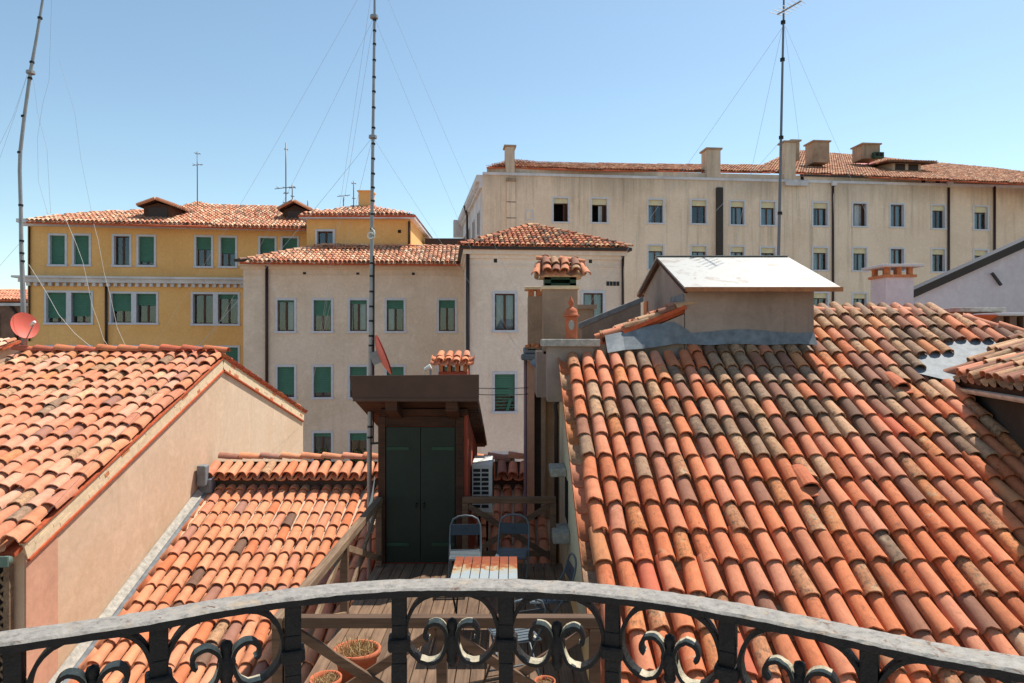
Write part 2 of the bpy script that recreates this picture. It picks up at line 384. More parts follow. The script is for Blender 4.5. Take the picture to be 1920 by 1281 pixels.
def lay_tiles(parent, pl, poly, su, sv, L, r, color, nmax=300, channels=True, jit=1.0, lift=.02, u0=None, v0=None, seg_far=4, skip=None, last=True, name='tile', objs=True):
    us = [p[0] for p in poly]; vs = [p[1] for p in poly]
    u0 = min(us) if u0 is None else u0; v0 = min(vs) if v0 is None else v0
    ni = int((max(us) - u0) / su) + 2; nj = int((max(vs) - v0) / sv) + 2
    spots = []
    wob = [random.uniform(-1, 1) for _ in range(ni + 2)]
    for i in range(ni):
        for j in range(nj):
            u = u0 + (i + .5) * su; v = v0 + j * sv
            if not inside(poly, u, v + .3 * sv): continue
            if skip and skip(i, j, u, v): continue
            du = random.gauss(0, .006) * jit + .008 * wob[i] * jit; dv = random.gauss(0, .014) * jit + .01 * wob[i] * jit
            rot = random.gauss(0, .022) * jit; tilt = random.gauss(0, .012) * jit
            p = pl.pt(u + du, v + dv, lift + random.uniform(-.004, .006) * jit)
            spots.append((i, j, u, v, p, rot, tilt))
    def size(s_):
        p = s_[4]; return 1 / p.y if seen(p) else 0
    order = sorted(spots, key=size, reverse=True)
    n_obj = min(nmax, len([1 for s_ in order if size(s_) > 0])) if objs else 0
    B = Matrix((pl.U, pl.V, pl.N)).transposed()
    off = origin(parent); mes = tile_meshes(L, r) if objs else None
    for s_ in order[:n_obj]:
        i, j, u, v, p, rot, tilt = s_
        R = (B @ Matrix.Rotation(rot, 3, 'Z') @ Matrix.Rotation(tilt, 3, 'X')).to_4x4()
        o = bpy.data.objects.new(name, random.choice(mes)); col.objects.link(o); o.parent = parent
        o.matrix_local = Matrix.Translation(p - off) @ R
        o.color = color(i, j, u, v); WORLD[o.name] = p
    rest = order[n_obj:]
    if rest:
        mb = MB(); v_, f_ = cover_geo(L, r, seg_far)
        f_ = f_[:2 * seg_far]
        for i, j, u, v, p, rot, tilt in rest:
            R = B @ Matrix.Rotation(rot, 3, 'Z')
            mb.add([p + R @ V3(q) for q in v_], f_, 0, color(i, j, u, v))
        o = mb.build('roof_tiles', M['tilej'], parent, smooth=True, fix=False); o['kind'] = 'stuff'
    if channels:
        mb = MB(); n = 4; rr = su * .5
        for i in range(ni + 1):
            for j in range(nj):
                u = u0 + i * su; v = v0 + j * sv
                if not last and u > max(us) - .3 * su: continue
                if not (inside(poly, u + .02, v + .3 * sv) or inside(poly, u - .02, v + .3 * sv)): continue
                jj = random.uniform(-.012, .012)
                a = [(u + rr * .98 * math.cos(math.pi * k / n), .022 - rr * .66 * math.sin(math.pi * k / n)) for k in range(n + 1)]
                lo_ = [pl.pt(x, v - .02 + jj, z + lift) for x, z in a]; lo2 = [pl.pt(x, v - .02 + jj, z - .02 + lift) for x, z in a]
                hi_ = [pl.pt(x, v + sv, z - .018 + lift) for x, z in a]
                m = n + 1
                mb.add(lo_ + hi_ + lo2, [(k, k + 1, m + k + 1, m + k) for k in range(n)] + [(2 * m + k, 2 * m + k + 1, k + 1, k) for k in range(n)], 0, color(i, j, u, v))
        o = mb.build('channel_tiles', M['tilej'], parent, smooth=True, fix=False); o['kind'] = 'stuff'
    return len(spots)
def ridge_row(parent, p0, p1, L, r, color, name='ridge_tile', up=(0, 0, 1)):
    p0 = V3(p0); p1 = V3(p1); d = (p1 - p0); n = max(1, round(d.length / L)); st = d / n; d.normalize()
    x = d.cross(V3(up)).normalized(); z = x.cross(d); off = origin(parent)
    mes = tile_meshes(st.length * 1.12, r)
    for k in range(n):
        o = bpy.data.objects.new(name, random.choice(mes)); col.objects.link(o); o.parent = parent
        B = Matrix((x, d, z)).transposed() @ Matrix.Rotation(random.gauss(0, .02), 3, 'Z') @ Matrix.Rotation(-.02 + random.gauss(0, .012), 3, 'X')
        p = p0 + st * k + V3((0, 0, random.uniform(-.006, .008)))
        o.matrix_local = Matrix.Translation(p - off) @ B.to_4x4(); o.color = color(k, 0, 0, 0); WORLD[o.name] = p
def pick(pal, weights):
    c = random.choices(pal, weights)[0]; k = random.uniform(.88, 1.12); h = random.uniform(-.06, .06)
    return (c[0] * k * (1 + h * .5), c[1] * k * (1 - h * .3), c[2] * k * (1 - h), c[3])
def P4(r, g, b, wt): return lin((r, g, b)) + (wt,)
ORANGE = P4(202, 122, 84, .3); ORANGE2 = P4(208, 140, 104, .2); PINKT = P4(206, 136, 106, .25); BROWN = P4(150, 104, 84, .55); GREYT = P4(160, 128, 104, .85)
TAN = P4(188, 146, 112, .9); DARKT = P4(124, 94, 78, .6); CREAM = P4(206, 164, 128, .5); GOLD = P4(200, 134, 92, .5); REDT = P4(188, 102, 76, .1); MAUVE = P4(166, 118, 100, .2)
def sheet(parent, pl, poly, n=-.05, th=.08, mat='fillet', name='roof_deck'):
    mb = MB(); mb.prism([pl.pt(u, v, n) for u, v in poly], -pl.N * th); return mb.build(name, M[mat], parent)
# ------------------------------------------------------------------ facades
class Facade:
    def __init__(s, A, B):
        s.A = V3((A[0], A[1], 0)); B = V3((B[0], B[1], 0)); s.L = (B - s.A).length; s.d = (B - s.A).normalized()
        s.n = V3((s.d.y, -s.d.x, 0))
        if s.n.dot(-s.A) < 0: s.n = -s.n
    def pt(s, u, z, out=0): p = s.A + s.d * u + s.n * out; return V3((p.x, p.y, z))
    def hit(s, px, py, out=0):
        r = ray(px, py); a = s.A + s.n * out; t = a.dot(s.n) / r.dot(s.n); p = r * t
        return (p - s.A).dot(s.d), p.z
    def rect(s, r, out=0):
        x0, x1, y0, y1 = r; u0, _ = s.hit(x0, 600, out); u1, _ = s.hit(x1, 600, out); xm = (x0 + x1) / 2
        return u0, u1, s.hit(xm, y1, out)[1], s.hit(xm, y0, out)[1]
    def box(s, mb, u0, u1, z0, z1, o0, o1, m=0):
        return mb.hexa([s.pt(u0, z0, o0), s.pt(u1, z0, o0), s.pt(u1, z0, o1), s.pt(u0, z0, o1), s.pt(u0, z1, o0), s.pt(u1, z1, o0), s.pt(u1, z1, o1), s.pt(u0, z1, o1)], m)
def holed(fc, u0, u1, z0, z1, holes, out=0):
    mb = MB(); us = sorted(set([u0, u1] + [h[0] for h in holes] + [h[1] for h in holes])); zs = sorted(set([z0, z1] + [h[2] for h in holes] + [h[3] for h in holes]))
    us = [u for u in us if u0 <= u <= u1]; zs = [z for z in zs if z0 <= z <= z1]
    for a, b in zip(us, us[1:]):
        for c, d in zip(zs, zs[1:]):
            um, zm = (a + b) / 2, (c + d) / 2
            if any(h[0] < um < h[1] and h[2] < zm < h[3] for h in holes): continue
            mb.quad(fc.pt(a, c, out), fc.pt(b, c, out), fc.pt(b, d, out), fc.pt(a, d, out))
    return mb
def window(bld, fc, R, sw=.11, rec=.24, blind=0.0, roller=0.0, curtain=None, sash='two', proud=.035, dbl=False, blindmat='blind', out=0, plants=False, slats=False):
    """R = outer rectangle of the stone surround (u0,u1,z0,z1); returns the hole rectangles"""
    u0, u1, z0, z1 = R; mb = MB(); fb = lambda m_, a, b, c, d, o0, o1, k=0: fc.box(m_, a, b, c, d, out + o0, out + o1, k)
    ops = [(u0 + sw, u1 - sw, z0 + sw, z1 - sw)]
    if dbl:
        um = (u0 + u1) / 2; g = .13; ops = [(u0 + sw, um - g, z0 + sw, z1 - sw), (um + g, u1 - sw, z0 + sw, z1 - sw)]
    a, b, c, d = u0 + sw, u1 - sw, z0 + sw, z1 - sw
    fb(mb, u0, u1, d, z1, -.02, proud); fb(mb, u0 - .03, u1 + .03, z0, c, -.02, proud + .05)
    fb(mb, u0, a, c, d, -.02, proud); fb(mb, b, u1, c, d, -.02, proud)
    if dbl: fb(mb, ops[0][1], ops[1][0], c, d, -rec, proud)
    for (a, b, c, d) in ops:   # reveals
        P = fc.pt
        mb.quad(P(a, c, out), P(a, c, out - rec), P(a, d, out - rec), P(a, d, out)); mb.quad(P(b, c, out), P(b, d, out), P(b, d, out - rec), P(b, c, out - rec))
        mb.quad(P(a, d, out), P(a, d, out - rec), P(b, d, out - rec), P(b, d, out)); mb.quad(P(a, c, out), P(b, c, out), P(b, c, out - rec), P(a, c, out - rec))
    wn = mb.build('window', M['surround'], bld, fix=False)
    for k, (a, b, c, d) in enumerate(ops):
        zt = d - roller * (d - c)
        if roller:
            m_ = MB(); fb(m_, a, b, zt, d, -rec * .8, -rec * .45); m_.build('roller_shutter', M['roller'], wn)
        fw = .06; o0, o1 = -rec - .03, -rec + .03; m_ = MB()
        fb(m_, a, a + fw, c, zt, o0, o1); fb(m_, b - fw, b, c, zt, o0, o1); fb(m_, a + fw, b - fw, c, c + fw, o0, o1); fb(m_, a + fw, b - fw, zt - fw, zt, o0, o1)
        if sash == 'two': fb(m_, (a + b) / 2 - .05, (a + b) / 2 + .05, c + fw, zt - fw, o0, o1 + .01)
        if sash == 'open':    # one leaf swung inwards
            q = V3(fc.d) * .35 - fc.n * .35; p = fc.pt(b - fw, c, out - rec - .05)
            m_.hexa([p, p - q * .9, p - q * .9 - fc.n * .05, p - fc.n * .05] + [x + V3((0, 0, zt - c - .05)) for x in (p, p - q * .9, p - q * .9 - fc.n * .05, p - fc.n * .05)])
        m_.build('sash', M['sash'], wn)
        if sash != 'open':
            for (x0, x1) in ([(a + fw, (a + b) / 2 - .05), ((a + b) / 2 + .05, b - fw)] if sash == 'two' else [(a + fw, b - fw)]):
                m_ = MB(); fb(m_, x0, x1, c + fw, zt - fw, -rec - .006, -rec + .006); m_.build('pane', M['glass'], wn)
        m_ = MB(); bk = out - rec - .9   # dark room behind
        P = fc.pt; q = [P(a, c, bk), P(b, c, bk), P(b, d, bk), P(a, d, bk)]; g_ = [P(a, c, out - rec - .035), P(b, c, out - rec - .035), P(b, d, out - rec - .035), P(a, d, out - rec - .035)]
        m_.add(q + g_, [(0, 1, 2, 3), (0, 4, 5, 1), (1, 5, 6, 2), (2, 6, 7, 3), (3, 7, 4, 0)]); m_.build('room', M['dark'], wn, fix=False)
        bf = blind[k] if isinstance(blind, (list, tuple)) else blind
        if bf > 0:
            m_ = MB(); zb = d - bf * (d - c); n = max(3, int((d - zb) / .09)); off_ = -rec * .62
            for i in range(n):
                h = (d - zb) / n; fb(m_, a + .012, b - .012, zb + i * h + .006, zb + (i + 1) * h, off_ - .012, off_ + .012 + (.006 if i % 2 else 0))
            m_.build('blind', M[blindmat], wn)
        if slats:
            m_ = MB()
            for i in range(4):
                zz = c + .12 + i * .14; m_.beam(fc.pt(a, zz, -.08), fc.pt(b, zz + random.uniform(-.05, .06), -.08), .015, .05)
            m_.beam(fc.pt(a + .45, c - .12, .03), fc.pt(a + .62, c + .5, .0), .015, .05); m_.beam(fc.pt(a + .52, c - .1, .02), fc.pt(a + .7, c + .55, .0), .015, .05)
            m_.build('broken_slats', M['blind'], wn)
        if curtain is not None:
            cu = curtain; m_ = MB(); n = 10; xa = a + fw + cu[0] * (b - a - 2 * fw); xb = a + fw + cu[1] * (b - a - 2 * fw)
            for i in range(n):
                p0 = xa + (xb - xa) * i / n; p1 = xa + (xb - xa) * (i + 1) / n; o_ = out - rec - .12
                m_.quad(fc.pt(p0, c, o_ + .03 * (i % 2)), fc.pt(p1, c, o_ + .03 * ((i + 1) % 2)), fc.pt(p1, zt, o_ + .03 * ((i + 1) % 2)), fc.pt(p0, zt, o_ + .03 * (i % 2)))
            m_.build('curtain', M['curtain'], wn, fix=False)
        if plants:
            m_ = MB()
            for i in range(90):
                p = fc.pt(random.uniform(a, b), c + random.random() ** 1.6 * .75, out - .1 + random.uniform(-.08, .12)); q = V3((random.gauss(0, 1), random.gauss(0, 1), random.gauss(0, 1))).normalized() * .07; q2 = q.cross(V3((.3, .5, .8))).normalized() * .04
                m_.quad(p - q, p + q2, p + q, p - q2)
            m_.build('window_plant', M['leaf'], wn, fix=False)
    return ops
def downpipe(bld, fc, px, y0, y1, r=.06, mat='pipe', out=.09):
    u, zt = fc.hit(px, y0, out); _, zb = fc.hit(px, y1, out)
    mb = MB(); mb.tube([fc.pt(u, zt, out), fc.pt(u, zb, out)], r, 8); mb.build('downpipe', M[mat], bld, smooth=True)
def solid(bld, fc, u0, u1, z0, z1, depth, mat, name='wall', skipfront=True):
    P = fc.pt; mb = MB()
    mb.quad(P(u0, z0, 0), P(u0, z1, 0), P(u0, z1, -depth), P(u0, z0, -depth)); mb.quad(P(u1, z0, 0), P(u1, z0, -depth), P(u1, z1, -depth), P(u1, z1, 0))
    mb.quad(P(u0, z0, -depth), P(u0, z1, -depth), P(u1, z1, -depth), P(u1, z0, -depth)); mb.quad(P(u0, z1, -.0), P(u1, z1, -.0), P(u1, z1, -depth), P(u0, z1, -depth))
    return mb
def far_color(i, j, u, v): return pick([P4(214, 158, 126, .5), P4(202, 140, 110, .4), P4(222, 184, 154, .4), P4(154, 122, 102, .6), P4(192, 120, 90, .3)], [4, 3, 3, 1.6, 1.2])
def chimney(bld, x0, x1, y0, y1, z0, z1, mat='chim', cap=.08, over=.1, gap=.0, capmat='chim', name='chimney'):
    mb = MB(); mb.box(x0, x1, y0, y1, z0, z1); c = mb.build(name, M[mat], bld)
    if gap:
        for sx in (x0 + .06, x1 - .06, (x0 + x1) / 2):
            for sy in (y0 + .06, y1 - .06):
                mb = MB(); mb.box(sx - .05, sx + .05, sy - .05, sy + .05, z1, z1 + gap); mb.build('cap_pier', M['brick'], c)
    mb = MB(); mb.box(x0 - over, x1 + over, y0 - over, y1 + over, z1 + gap, z1 + gap + cap); mb.build('cap', M[capmat], c, bevel=.01)
    return c
def antenna(px, ytop, ybot, depth, label, arms=(), lean=0, r=.02, tube_mat='ant'):
    b = at(px, ybot, depth); t_ = at(px + lean, ytop, depth)
    a = thing('antenna', label, 'antenna', b, 'aerials on the ochre roofs'); mb = MB(); mb.tube([b, t_], r, 6); mb.build('pole', M[tube_mat], a, smooth=True)
    for (yy, hw, dx, n) in arms:
        m_ = MB(); c = at(px, yy, depth); h = hw * depth / F; m_.tube([c + V3((-h * dx, 0, -h * .15)), c + V3((h, .1, h * .15))], r * .7, 5)
        for k in range(n):
            q = c + V3((-h * dx + (h + h * dx) * (k + .5) / n, 0, 0)); m_.tube([q + V3((0, -.3, -.02)), q + V3((0, .3, .02))], r * .5, 4)
        m_.build('boom', M[tube_mat], a)
    return a
# ------------------------------------------------------------------ ground
mb = MB(); mb.quad((-400, -200, GROUND), (400, -200, GROUND), (400, 1200, GROUND), (-400, 1200, GROUND))
g = mb.build('ground', M['ground']); g['kind'] = 'structure'
# ------------------------------------------------------------------ ochre palazzo, far left
fc = Facade((-25.9, 36.5), (-10.6, 38.33))
yb = thing('ochre_building', 'ochre yellow palazzo with white dentil cornice and paired windows, far left', 'building', fc.pt(0, GROUND))
holes = []
WY = [((90, 126, 438, 500), 1.0), ((135, 171, 438, 500), .98), ((210, 247, 439, 501), 0), ((256, 293, 440, 501), .88), ((364, 400, 441, 503), .42), ((410, 445, 442, 503), .55), ((484, 519, 443, 505), .7), ((526, 561, 443, 505), .75)]
for R, b in WY: holes += window(yb, fc, fc.rect(R), blind=b)
for R, b in [((83, 175, 545, 609), (.85, .78)), ((205, 297, 547, 609), (.6, .4)), ((358, 450, 548, 611), (0, .15)), ((84, 175, 647, 709), (.3, .5)), ((208, 297, 647, 709), (.6, 0)), ((359, 450, 648, 710), (.2, .6))]:
    holes += window(yb, fc, fc.rect(R), blind=b, dbl=True, rec=.3)
zt = fc.hit(300, 421)[1]
mb = holed(fc, 0, fc.L, GROUND, zt, holes); w_ = solid(yb, fc, 0, fc.L, GROUND, zt, 11, 'yellow'); b_ = len(mb.v)
mb.add(w_.v, w_.f); mb.build('wall', M['yellow'], yb, fix=False)
mb = MB(); z = fc.hit(300, 424)[1]; fc.box(mb, -.35, fc.L, z, z + .2, -.02, .4); fc.box(mb, -.2, fc.L, z - .14, z, -.02, .2); mb.build('eave_moulding', M['stone'], yb)
z = fc.hit(300, 532)[1]; mb = MB(); fc.box(mb, -.3, fc.L, z, z + .22, -.02, .34); fc.box(mb, -.55, fc.L, z + .22, z + .33, -.02, .5); mb.build('cornice', M['stone'], yb)
dm = MB(); fc.box(dm, 0, .18, z - .19, z - .001, 0, .22)
for k in range(50):
    if k * .365 + .2 > fc.L: break
    o = MB(); u = .04 + k * .365; fc.box(o, u, u + .17, z - .19, z - .002, -.01, .22); o.build('dentil', M['stone'], yb)
downpipe(yb, fc, 199, 537, 660, .07); downpipe(yb, fc, 55, 425, 640, .05)
pl = Plane(fc.pt(-.45, fc.hit(60, 416)[1] + .02, .45), fc.d, -fc.n * math.cos(.36) + V3((0, 0, math.sin(.36))))
poly = [pl.px(*q) for q in [(48, 414), (100, 406), (185, 399), (262, 396), (330, 391), (372, 380), (392, 386), (520, 388), (600, 394), (600, 428), (300, 421)]]
rf = sheet(yb, pl, poly, -.04, .1, 'fillet', 'roof'); lay_tiles(rf, pl, poly, .23, .4, .46, .105, far_color, objs=False, jit=1.2)
# two dormers on its roof
def dormer(bld, px0, px1, pye, pyt, depth, ln=2.6, mat='darkwood'):
    a = at(px0, pye, depth); b = at(px1, pye, depth); t_ = at((px0 + px1) / 2, pyt, depth); ov = .22
    mb = MB(); wv = V3((0, ln, 0)); base = a.z - .9
    mb.prism([(a.x + ov, a.y, base), (b.x - ov, a.y, base), (b.x - ov, a.y, a.z + .05), (t_.x, a.y, t_.z - .12), (a.x + ov, a.y, a.z + .05)], wv); d = mb.build('dormer', M['darkwood'], bld)
    for p, q in ((a, t_), (t_, b)):
        mb = MB(); lo = p - V3((0, .25, 0)); hi = q - V3((0, .25, 0)); mb.prism([lo, hi, hi + V3((0, 0, .1)), lo + V3((0, 0, .1))], wv + V3((0, .25, 0))); mb.build('dormer_roof', M['darkwood'], d)
        m2 = MB(); n = 12; L = (q - p).length
        s_ = (q - p).normalized(); up = V3((-s_.z, 0, s_.x)); up = up if up.z > 0 else -up
        for k in range(n):
            c0 = lo + V3((0, k * (ln / n), 0)) + up * .1
            m2.tube([c0, c0 + (q - p)], .09, 5, 0)
        m2.c = [far_color(0, 0, 0, 0) for _ in m2.f]; o = m2.build('dormer_tiles', M['tilej'], d); o['kind'] = 'stuff'
    mb = MB(); xm = t_.x; mb.box(a.x + ov + .25, b.x - ov - .25, a.y - .015, a.y + .0, base + .3, a.z); mb.build('dormer_shutter', M['pipe'], d)
dormer(yb, 262, 330, 389, 377, 37.8); dormer(yb, 524, 582, 396, 381, 39.2)
# its tower wing
ft = Facade((-10.98, 36.5), (-5.42, 36.5))
yt = thing('ochre_wing', 'sunlit-sided orange wing with square yellow chimney behind the cream building roof', 'building', ft.pt(0, GROUND))
holes = window(yt, ft, ft.rect((591, 628, 430, 492)))
zt = ft.hit(700, 411)[1]; mb = holed(ft, 0, ft.L, GROUND, zt, holes); w_ = solid(yt, ft, 0, ft.L, GROUND, zt, 9, 'yellow'); mb.add(w_.v, w_.f); mb.build('wall', M['yellow'], yt, fix=False)
mb = MB(); ft.box(mb, -.3, ft.L + .25, zt - .02, zt + .16, -9.2, .35); mb.build('eave_moulding', M['stone'], yt)
pl = Plane(ft.pt(-.35, zt + .17, .4), ft.d, -ft.n * math.cos(.36) + V3((0, 0, math.sin(.36))))
W_ = ft.L + .65; poly = [(0, 0), (W_, 0), (W_ * .56, 2.3), (W_ * .42, 2.3)]
rf = sheet(yt, pl, poly, -.04, .1, 'fillet', 'roof'); lay_tiles(rf, pl, poly, .23, .4, .46, .105, far_color, objs=False)
pr = pl.pt(W_, 0); e1 = pl.pt(W_ * .56, 2.3); mb = MB(); mb.add([pr, pr + V3((0, 8.4, 0)), e1], [(0, 1, 2)]); mb.build('hip_slope', M['fillet'], yt)
a = at(672, 395, 38.2); b = at(697, 358, 38.2); chimney(yt, a.x, b.x, 38.2, 39.0, a.z - .5, b.z - .05, 'yellow', .08, .07, 0, 'yellow')
mb = MB(); c = at(749, 434, 36.48); mb.box(c.x - .08, c.x + .08, 36.47, 36.5, c.z - .08, c.z + .08); mb.build('vent', M['dark'], yt)
downpipe(yt, ft, 767, 415, 470, .06)
window(yt, Facade((-5.42, 38.0), (-5.40, 42.0)), (.6, 1.5, 3.4, 5.2)) if False else None
# ------------------------------------------------------------------ dark walkway between the far blocks
mb = MB(); a = at(797, 462, 41); b = at(872, 447, 41); mb.box(a.x, b.x, 41, 43, a.z, b.z); mb.box(a.x + .01, b.x - .01, 41.05, 42.95, a.z - .06, a.z - .002)
mb.box(a.x + .1, a.x + .3, 41.3, 41.6, GROUND, a.z - .061); mb.box(b.x - .5, b.x - .3, 41.3, 41.6, GROUND, a.z - .061)
mb.build_top('covered_walkway', M['pipe'], 'dark brown flat-roofed walkway bridging ochre wing and cream tower roof', 'walkway')
# ------------------------------------------------------------------ cream building
fb = Facade((-13.3, 33.8), (-1.2, 34.5))
bb = thing('cream_building', 'cream plastered building with green blinds behind the mast, tiled hip roof', 'building', fb.pt(0, GROUND))
holes = []; xs = [(516, 556), (584, 625), (652, 692), (721, 761), (819, 857)]
bl = [[.06, .5, .12, .28, .25], [.92, .85, .8, .9, .9], [.6, .12, .25, .4, .5]]
for r_, (y0, y1) in enumerate([(559, 625), (684, 749), (808, 874)]):
    for i, (x0, x1) in enumerate(xs):
        holes += window(bb, fb, fb.rect((x0, x1, y0, y1)), blind=bl[r_][i], rec=.16, curtain=(.55, .95) if (r_ == 0 and i in (0, 2)) else ((0, .4) if r_ == 0 and i == 3 else None), plants=(r_ == 2 and i in (1, 2)))
zt = fb.hit(650, 494)[1]
mb = holed(fb, 0, fb.L, GROUND, zt, holes); w_ = solid(bb, fb, 0, fb.L, GROUND, zt, 10, 'beige'); mb.add(w_.v, w_.f); mb.build('wall', M['beige'], bb, fix=False)
mb = MB(); fb.box(mb, -.12, fb.L, zt - .32, zt - .16, -.02, .08); fb.box(mb, -.2, fb.L, zt - .16, zt + .02, -.02, .2); fb.box(mb, -.05, fb.L, zt - .62, zt - .57, -.02, .04); mb.build('eave_moulding', M['beige'], bb)
mb = MB(); fb.box(mb, -.35, fb.L, zt + .03, zt + .15, .08, .36); mb.build('gutter', M['gutter'], bb)
for x, y in ((571, 513), (671, 514), (775, 514)):
    u, z = fb.hit(x, y); mb = MB(); fb.box(mb, u - .075, u + .075, z - .075, z + .075, -.02, .012); mb.build('vent', M['grille'], bb)
downpipe(bb, fb, 500, 496, 740, .075)
pl = Plane(fb.pt(-.35, zt + .15, .34), fb.d, -fb.n * math.cos(.37) + V3((0, 0, math.sin(.37))))
poly = [pl.px(*q) for q in [(449, 490), (603, 462), (868, 465), (868, 494)]]
rf = sheet(bb, pl, poly, -.04, .1, 'fillet', 'roof'); lay_tiles(rf, pl, poly, .225, .4, .46, .105, far_color, objs=False)
ridge_row(rf, pl.pt(*poly[0], .05), pl.pt(*poly[1], .05), .42, .11, far_color); ridge_row(rf, pl.pt(*poly[1], .05), pl.pt(*poly[2], .05), .42, .11, far_color)
# roof hatch with tiled lid
a = at(616, 485, 35.6); b = at(680, 463, 35.6); d = MB(); d.box(a.x + .1, b.x - .15, 35.6, 37.4, a.z - .4, b.z - .15); ht = d.build('roof_hatch', M['darkwood'], bb)
m_ = MB(); m_.box(a.x + .35, b.x - .35, 35.57, 35.59, a.z - .05, a.z + .3); m_.build('hatch_pane', M['glass'], ht)
ph = Plane((a.x - .05, 35.3, b.z - .2), (1, 0, 0), (0, 1, .12)); ply = [(0, 0), (b.x - a.x + .1, 0), (b.x - a.x + .1, 2.0), (0, 2.0)]
lay_tiles(ht, ph, ply, .2, .4, .46, .1, far_color, objs=False); sheet(ht, ph, ply, -.03, .05, 'darkwood', 'hatch_lid')
# cream tower
ftw = Facade((-1.87, 28.9), (4.75, 29.55))
bt = thing('cream_tower', 'cream plastered pavilion with pyramid tile roof standing forward of its wing', 'building', ftw.pt(0, GROUND))
holes = window(bt, ftw, ftw.rect((923, 970, 546, 624)), rec=.1, curtain=(0, 1)) + window(bt, ftw, ftw.rect((1089, 1135, 545, 624)), rec=.1, curtain=(0, 1))
holes += window(bt, ftw, ftw.rect((923, 970, 697, 776)), rec=.14, blind=.6, slats=True) + window(bt, ftw, ftw.rect((923, 970, 847, 926)), rec=.14, blind=.12)
zt = ftw.hit(1020, 471)[1]
mb = holed(ftw, 0, ftw.L, GROUND, zt, holes); w_ = solid(bt, ftw, 0, ftw.L, GROUND, zt, 6.6, 'beige'); mb.add(w_.v, w_.f); mb.build('wall', M['cream2'], bt, fix=False)
mb = MB(); ftw.box(mb, -.1, ftw.L + .1, zt - .34, zt - .18, -6.7, .08); ftw.box(mb, -.2, ftw.L + .2, zt - .18, zt + .01, -6.8, .2); ftw.box(mb, 0, ftw.L, zt - .66, zt - .61, -.02, .035); mb.build('eave_moulding', M['cream2'], bt)
mb = MB(); ftw.box(mb, -.36, ftw.L + .36, zt + .02, zt + .13, .06, .36); ftw.box(mb, -.36, -.1, zt + .02, zt + .13, -6.8, .06); ftw.box(mb, ftw.L + .1, ftw.L + .36, zt + .02, zt + .13, -6.8, .06); mb.build('gutter', M['gutter'], bt)
for x, y in ((929, 489), (1107, 490)):
    u, z = ftw.hit(x, y); mb = MB(); ftw.box(mb, u - .07, u + .07, z - .08, z + .08, -.02, .012); mb.build('vent', M['grille'], bt)
u0, u1, z0, z1 = ftw.rect((1137, 1162, 528, 536)); mb = MB()
for k in range(4): ftw.box(mb, u0 + (u1 - u0) * k / 4, u0 + (u1 - u0) * (k + .85) / 4, z0, z1, -.01, .015)
mb.build('grille', M['grille'], bt)
downpipe(bt, ftw, 877, 474, 900, .08); downpipe(bt, ftw, 1168, 480, 700, .06)
ap = at(998, 424, 32.4); W_ = ftw.L + .72
pl = Plane(ftw.pt(-.36, zt + .14, .34), ftw.d, ap - ftw.pt(ftw.L / 2, zt + .14, .34)); au, av = pl.uv(ap)
poly = [(0, 0), (W_, 0), (au + .1, av), (au - .1, av)]
rf = sheet(bt, pl, poly, -.04, .1, 'fillet', 'roof')
def tower_color(i, j, u, v): return pick([P4(204, 132, 98, .5), P4(176, 108, 80, .5), P4(214, 168, 128, .5), P4(110, 88, 74, .7)], [4, 3, 2, 1.6])
lay_tiles(rf, pl, poly, .215, .38, .44, .1, tower_color, objs=False)
for q in ((0, 0), (W_, 0)): ridge_row(rf, pl.pt(*q, .04), pl.pt(au, av, .06), .42, .11, tower_color)
mb = MB(); E = [pl.pt(0, 0), pl.pt(W_, 0)]; bk = [ftw.pt(-.36, zt + .14, -6.9), ftw.pt(ftw.L + .36, zt + .14, -6.9)]; tp = pl.pt(au, av)
mb.add([E[0], bk[0], tp], [(0, 1, 2)]); mb.add([E[1], tp, bk[1]], [(0, 1, 2)]); mb.add([bk[0], bk[1], tp], [(0, 1, 2)]); mb.build('hip_slope', M['fillet'], bt)
# ------------------------------------------------------------------ long stained block, right
fr = Facade((-2.2, 51.0), (41.5, 55.4))
rb = thing('long_stained_building', 'long weathered beige block with cream roller shutters and rain stains, upper right', 'building', fr.pt(0, GROUND))
holes = []
R1 = [((1035, 1068, 369, 419), 'open', None), ((1107, 1141, 370, 420), 'open', (.5, 1)), ((1213, 1246, 372, 421), 'two', (0, .3)), ((1294, 1327, 373, 422), 'two', None), ((1367, 1398, 375, 424), 'two', (.3, 1)), ((1424, 1456, 376, 425), 'two', (0, 1)), ((1522, 1554, 378, 426), 'two', (.4, .9)), ((1597, 1627, 379, 427), 'open', (.3, .9)), ((1667, 1697, 381, 428), 'two', (.2, 1)), ((1745, 1774, 383, 431), 'two', None), ((1824, 1854, 385, 433), 'two', (.2, .8))]
R2 = [((1213, 1246, 458, 507), (0, 1)), ((1294, 1327, 459, 508), (.2, 1)), ((1367, 1398, 460, 508), (0, .9)), ((1424, 1456, 462, 510), None), ((1522, 1554, 462, 509), (0, .8)), ((1597, 1627, 463, 510), (.4, 1)), ((1667, 1697, 464, 511), (0, .9)), ((1745, 1774, 465, 512), (0, .4)), ((1824, 1854, 467, 514), (.3, .8)), ((1522, 1554, 547, 594), (.3, .7)), ((1597, 1627, 548, 594), (.4, .9))]
for R, s_, cu in R1: holes += window(rb, fr, fr.rect(R), sw=.12, rec=.3, roller=random.choice([.2, .24, .22]) if R[0] not in (1597, 1667) else 0, curtain=cu, sash=s_)
for R, cu in R2: holes += window(rb, fr, fr.rect(R), sw=.12, rec=.3, roller=.22 if R[0] != 1667 else 0, curtain=cu)
zt = 12.45
mb = holed(fr, 0, fr.L + 12, GROUND, zt, holes); fr2 = [fr.pt(0, GROUND), V3((-5.0, 69, GROUND)), fr.pt(fr.L + 12, GROUND), fr.pt(fr.L + 12, GROUND, -18)]
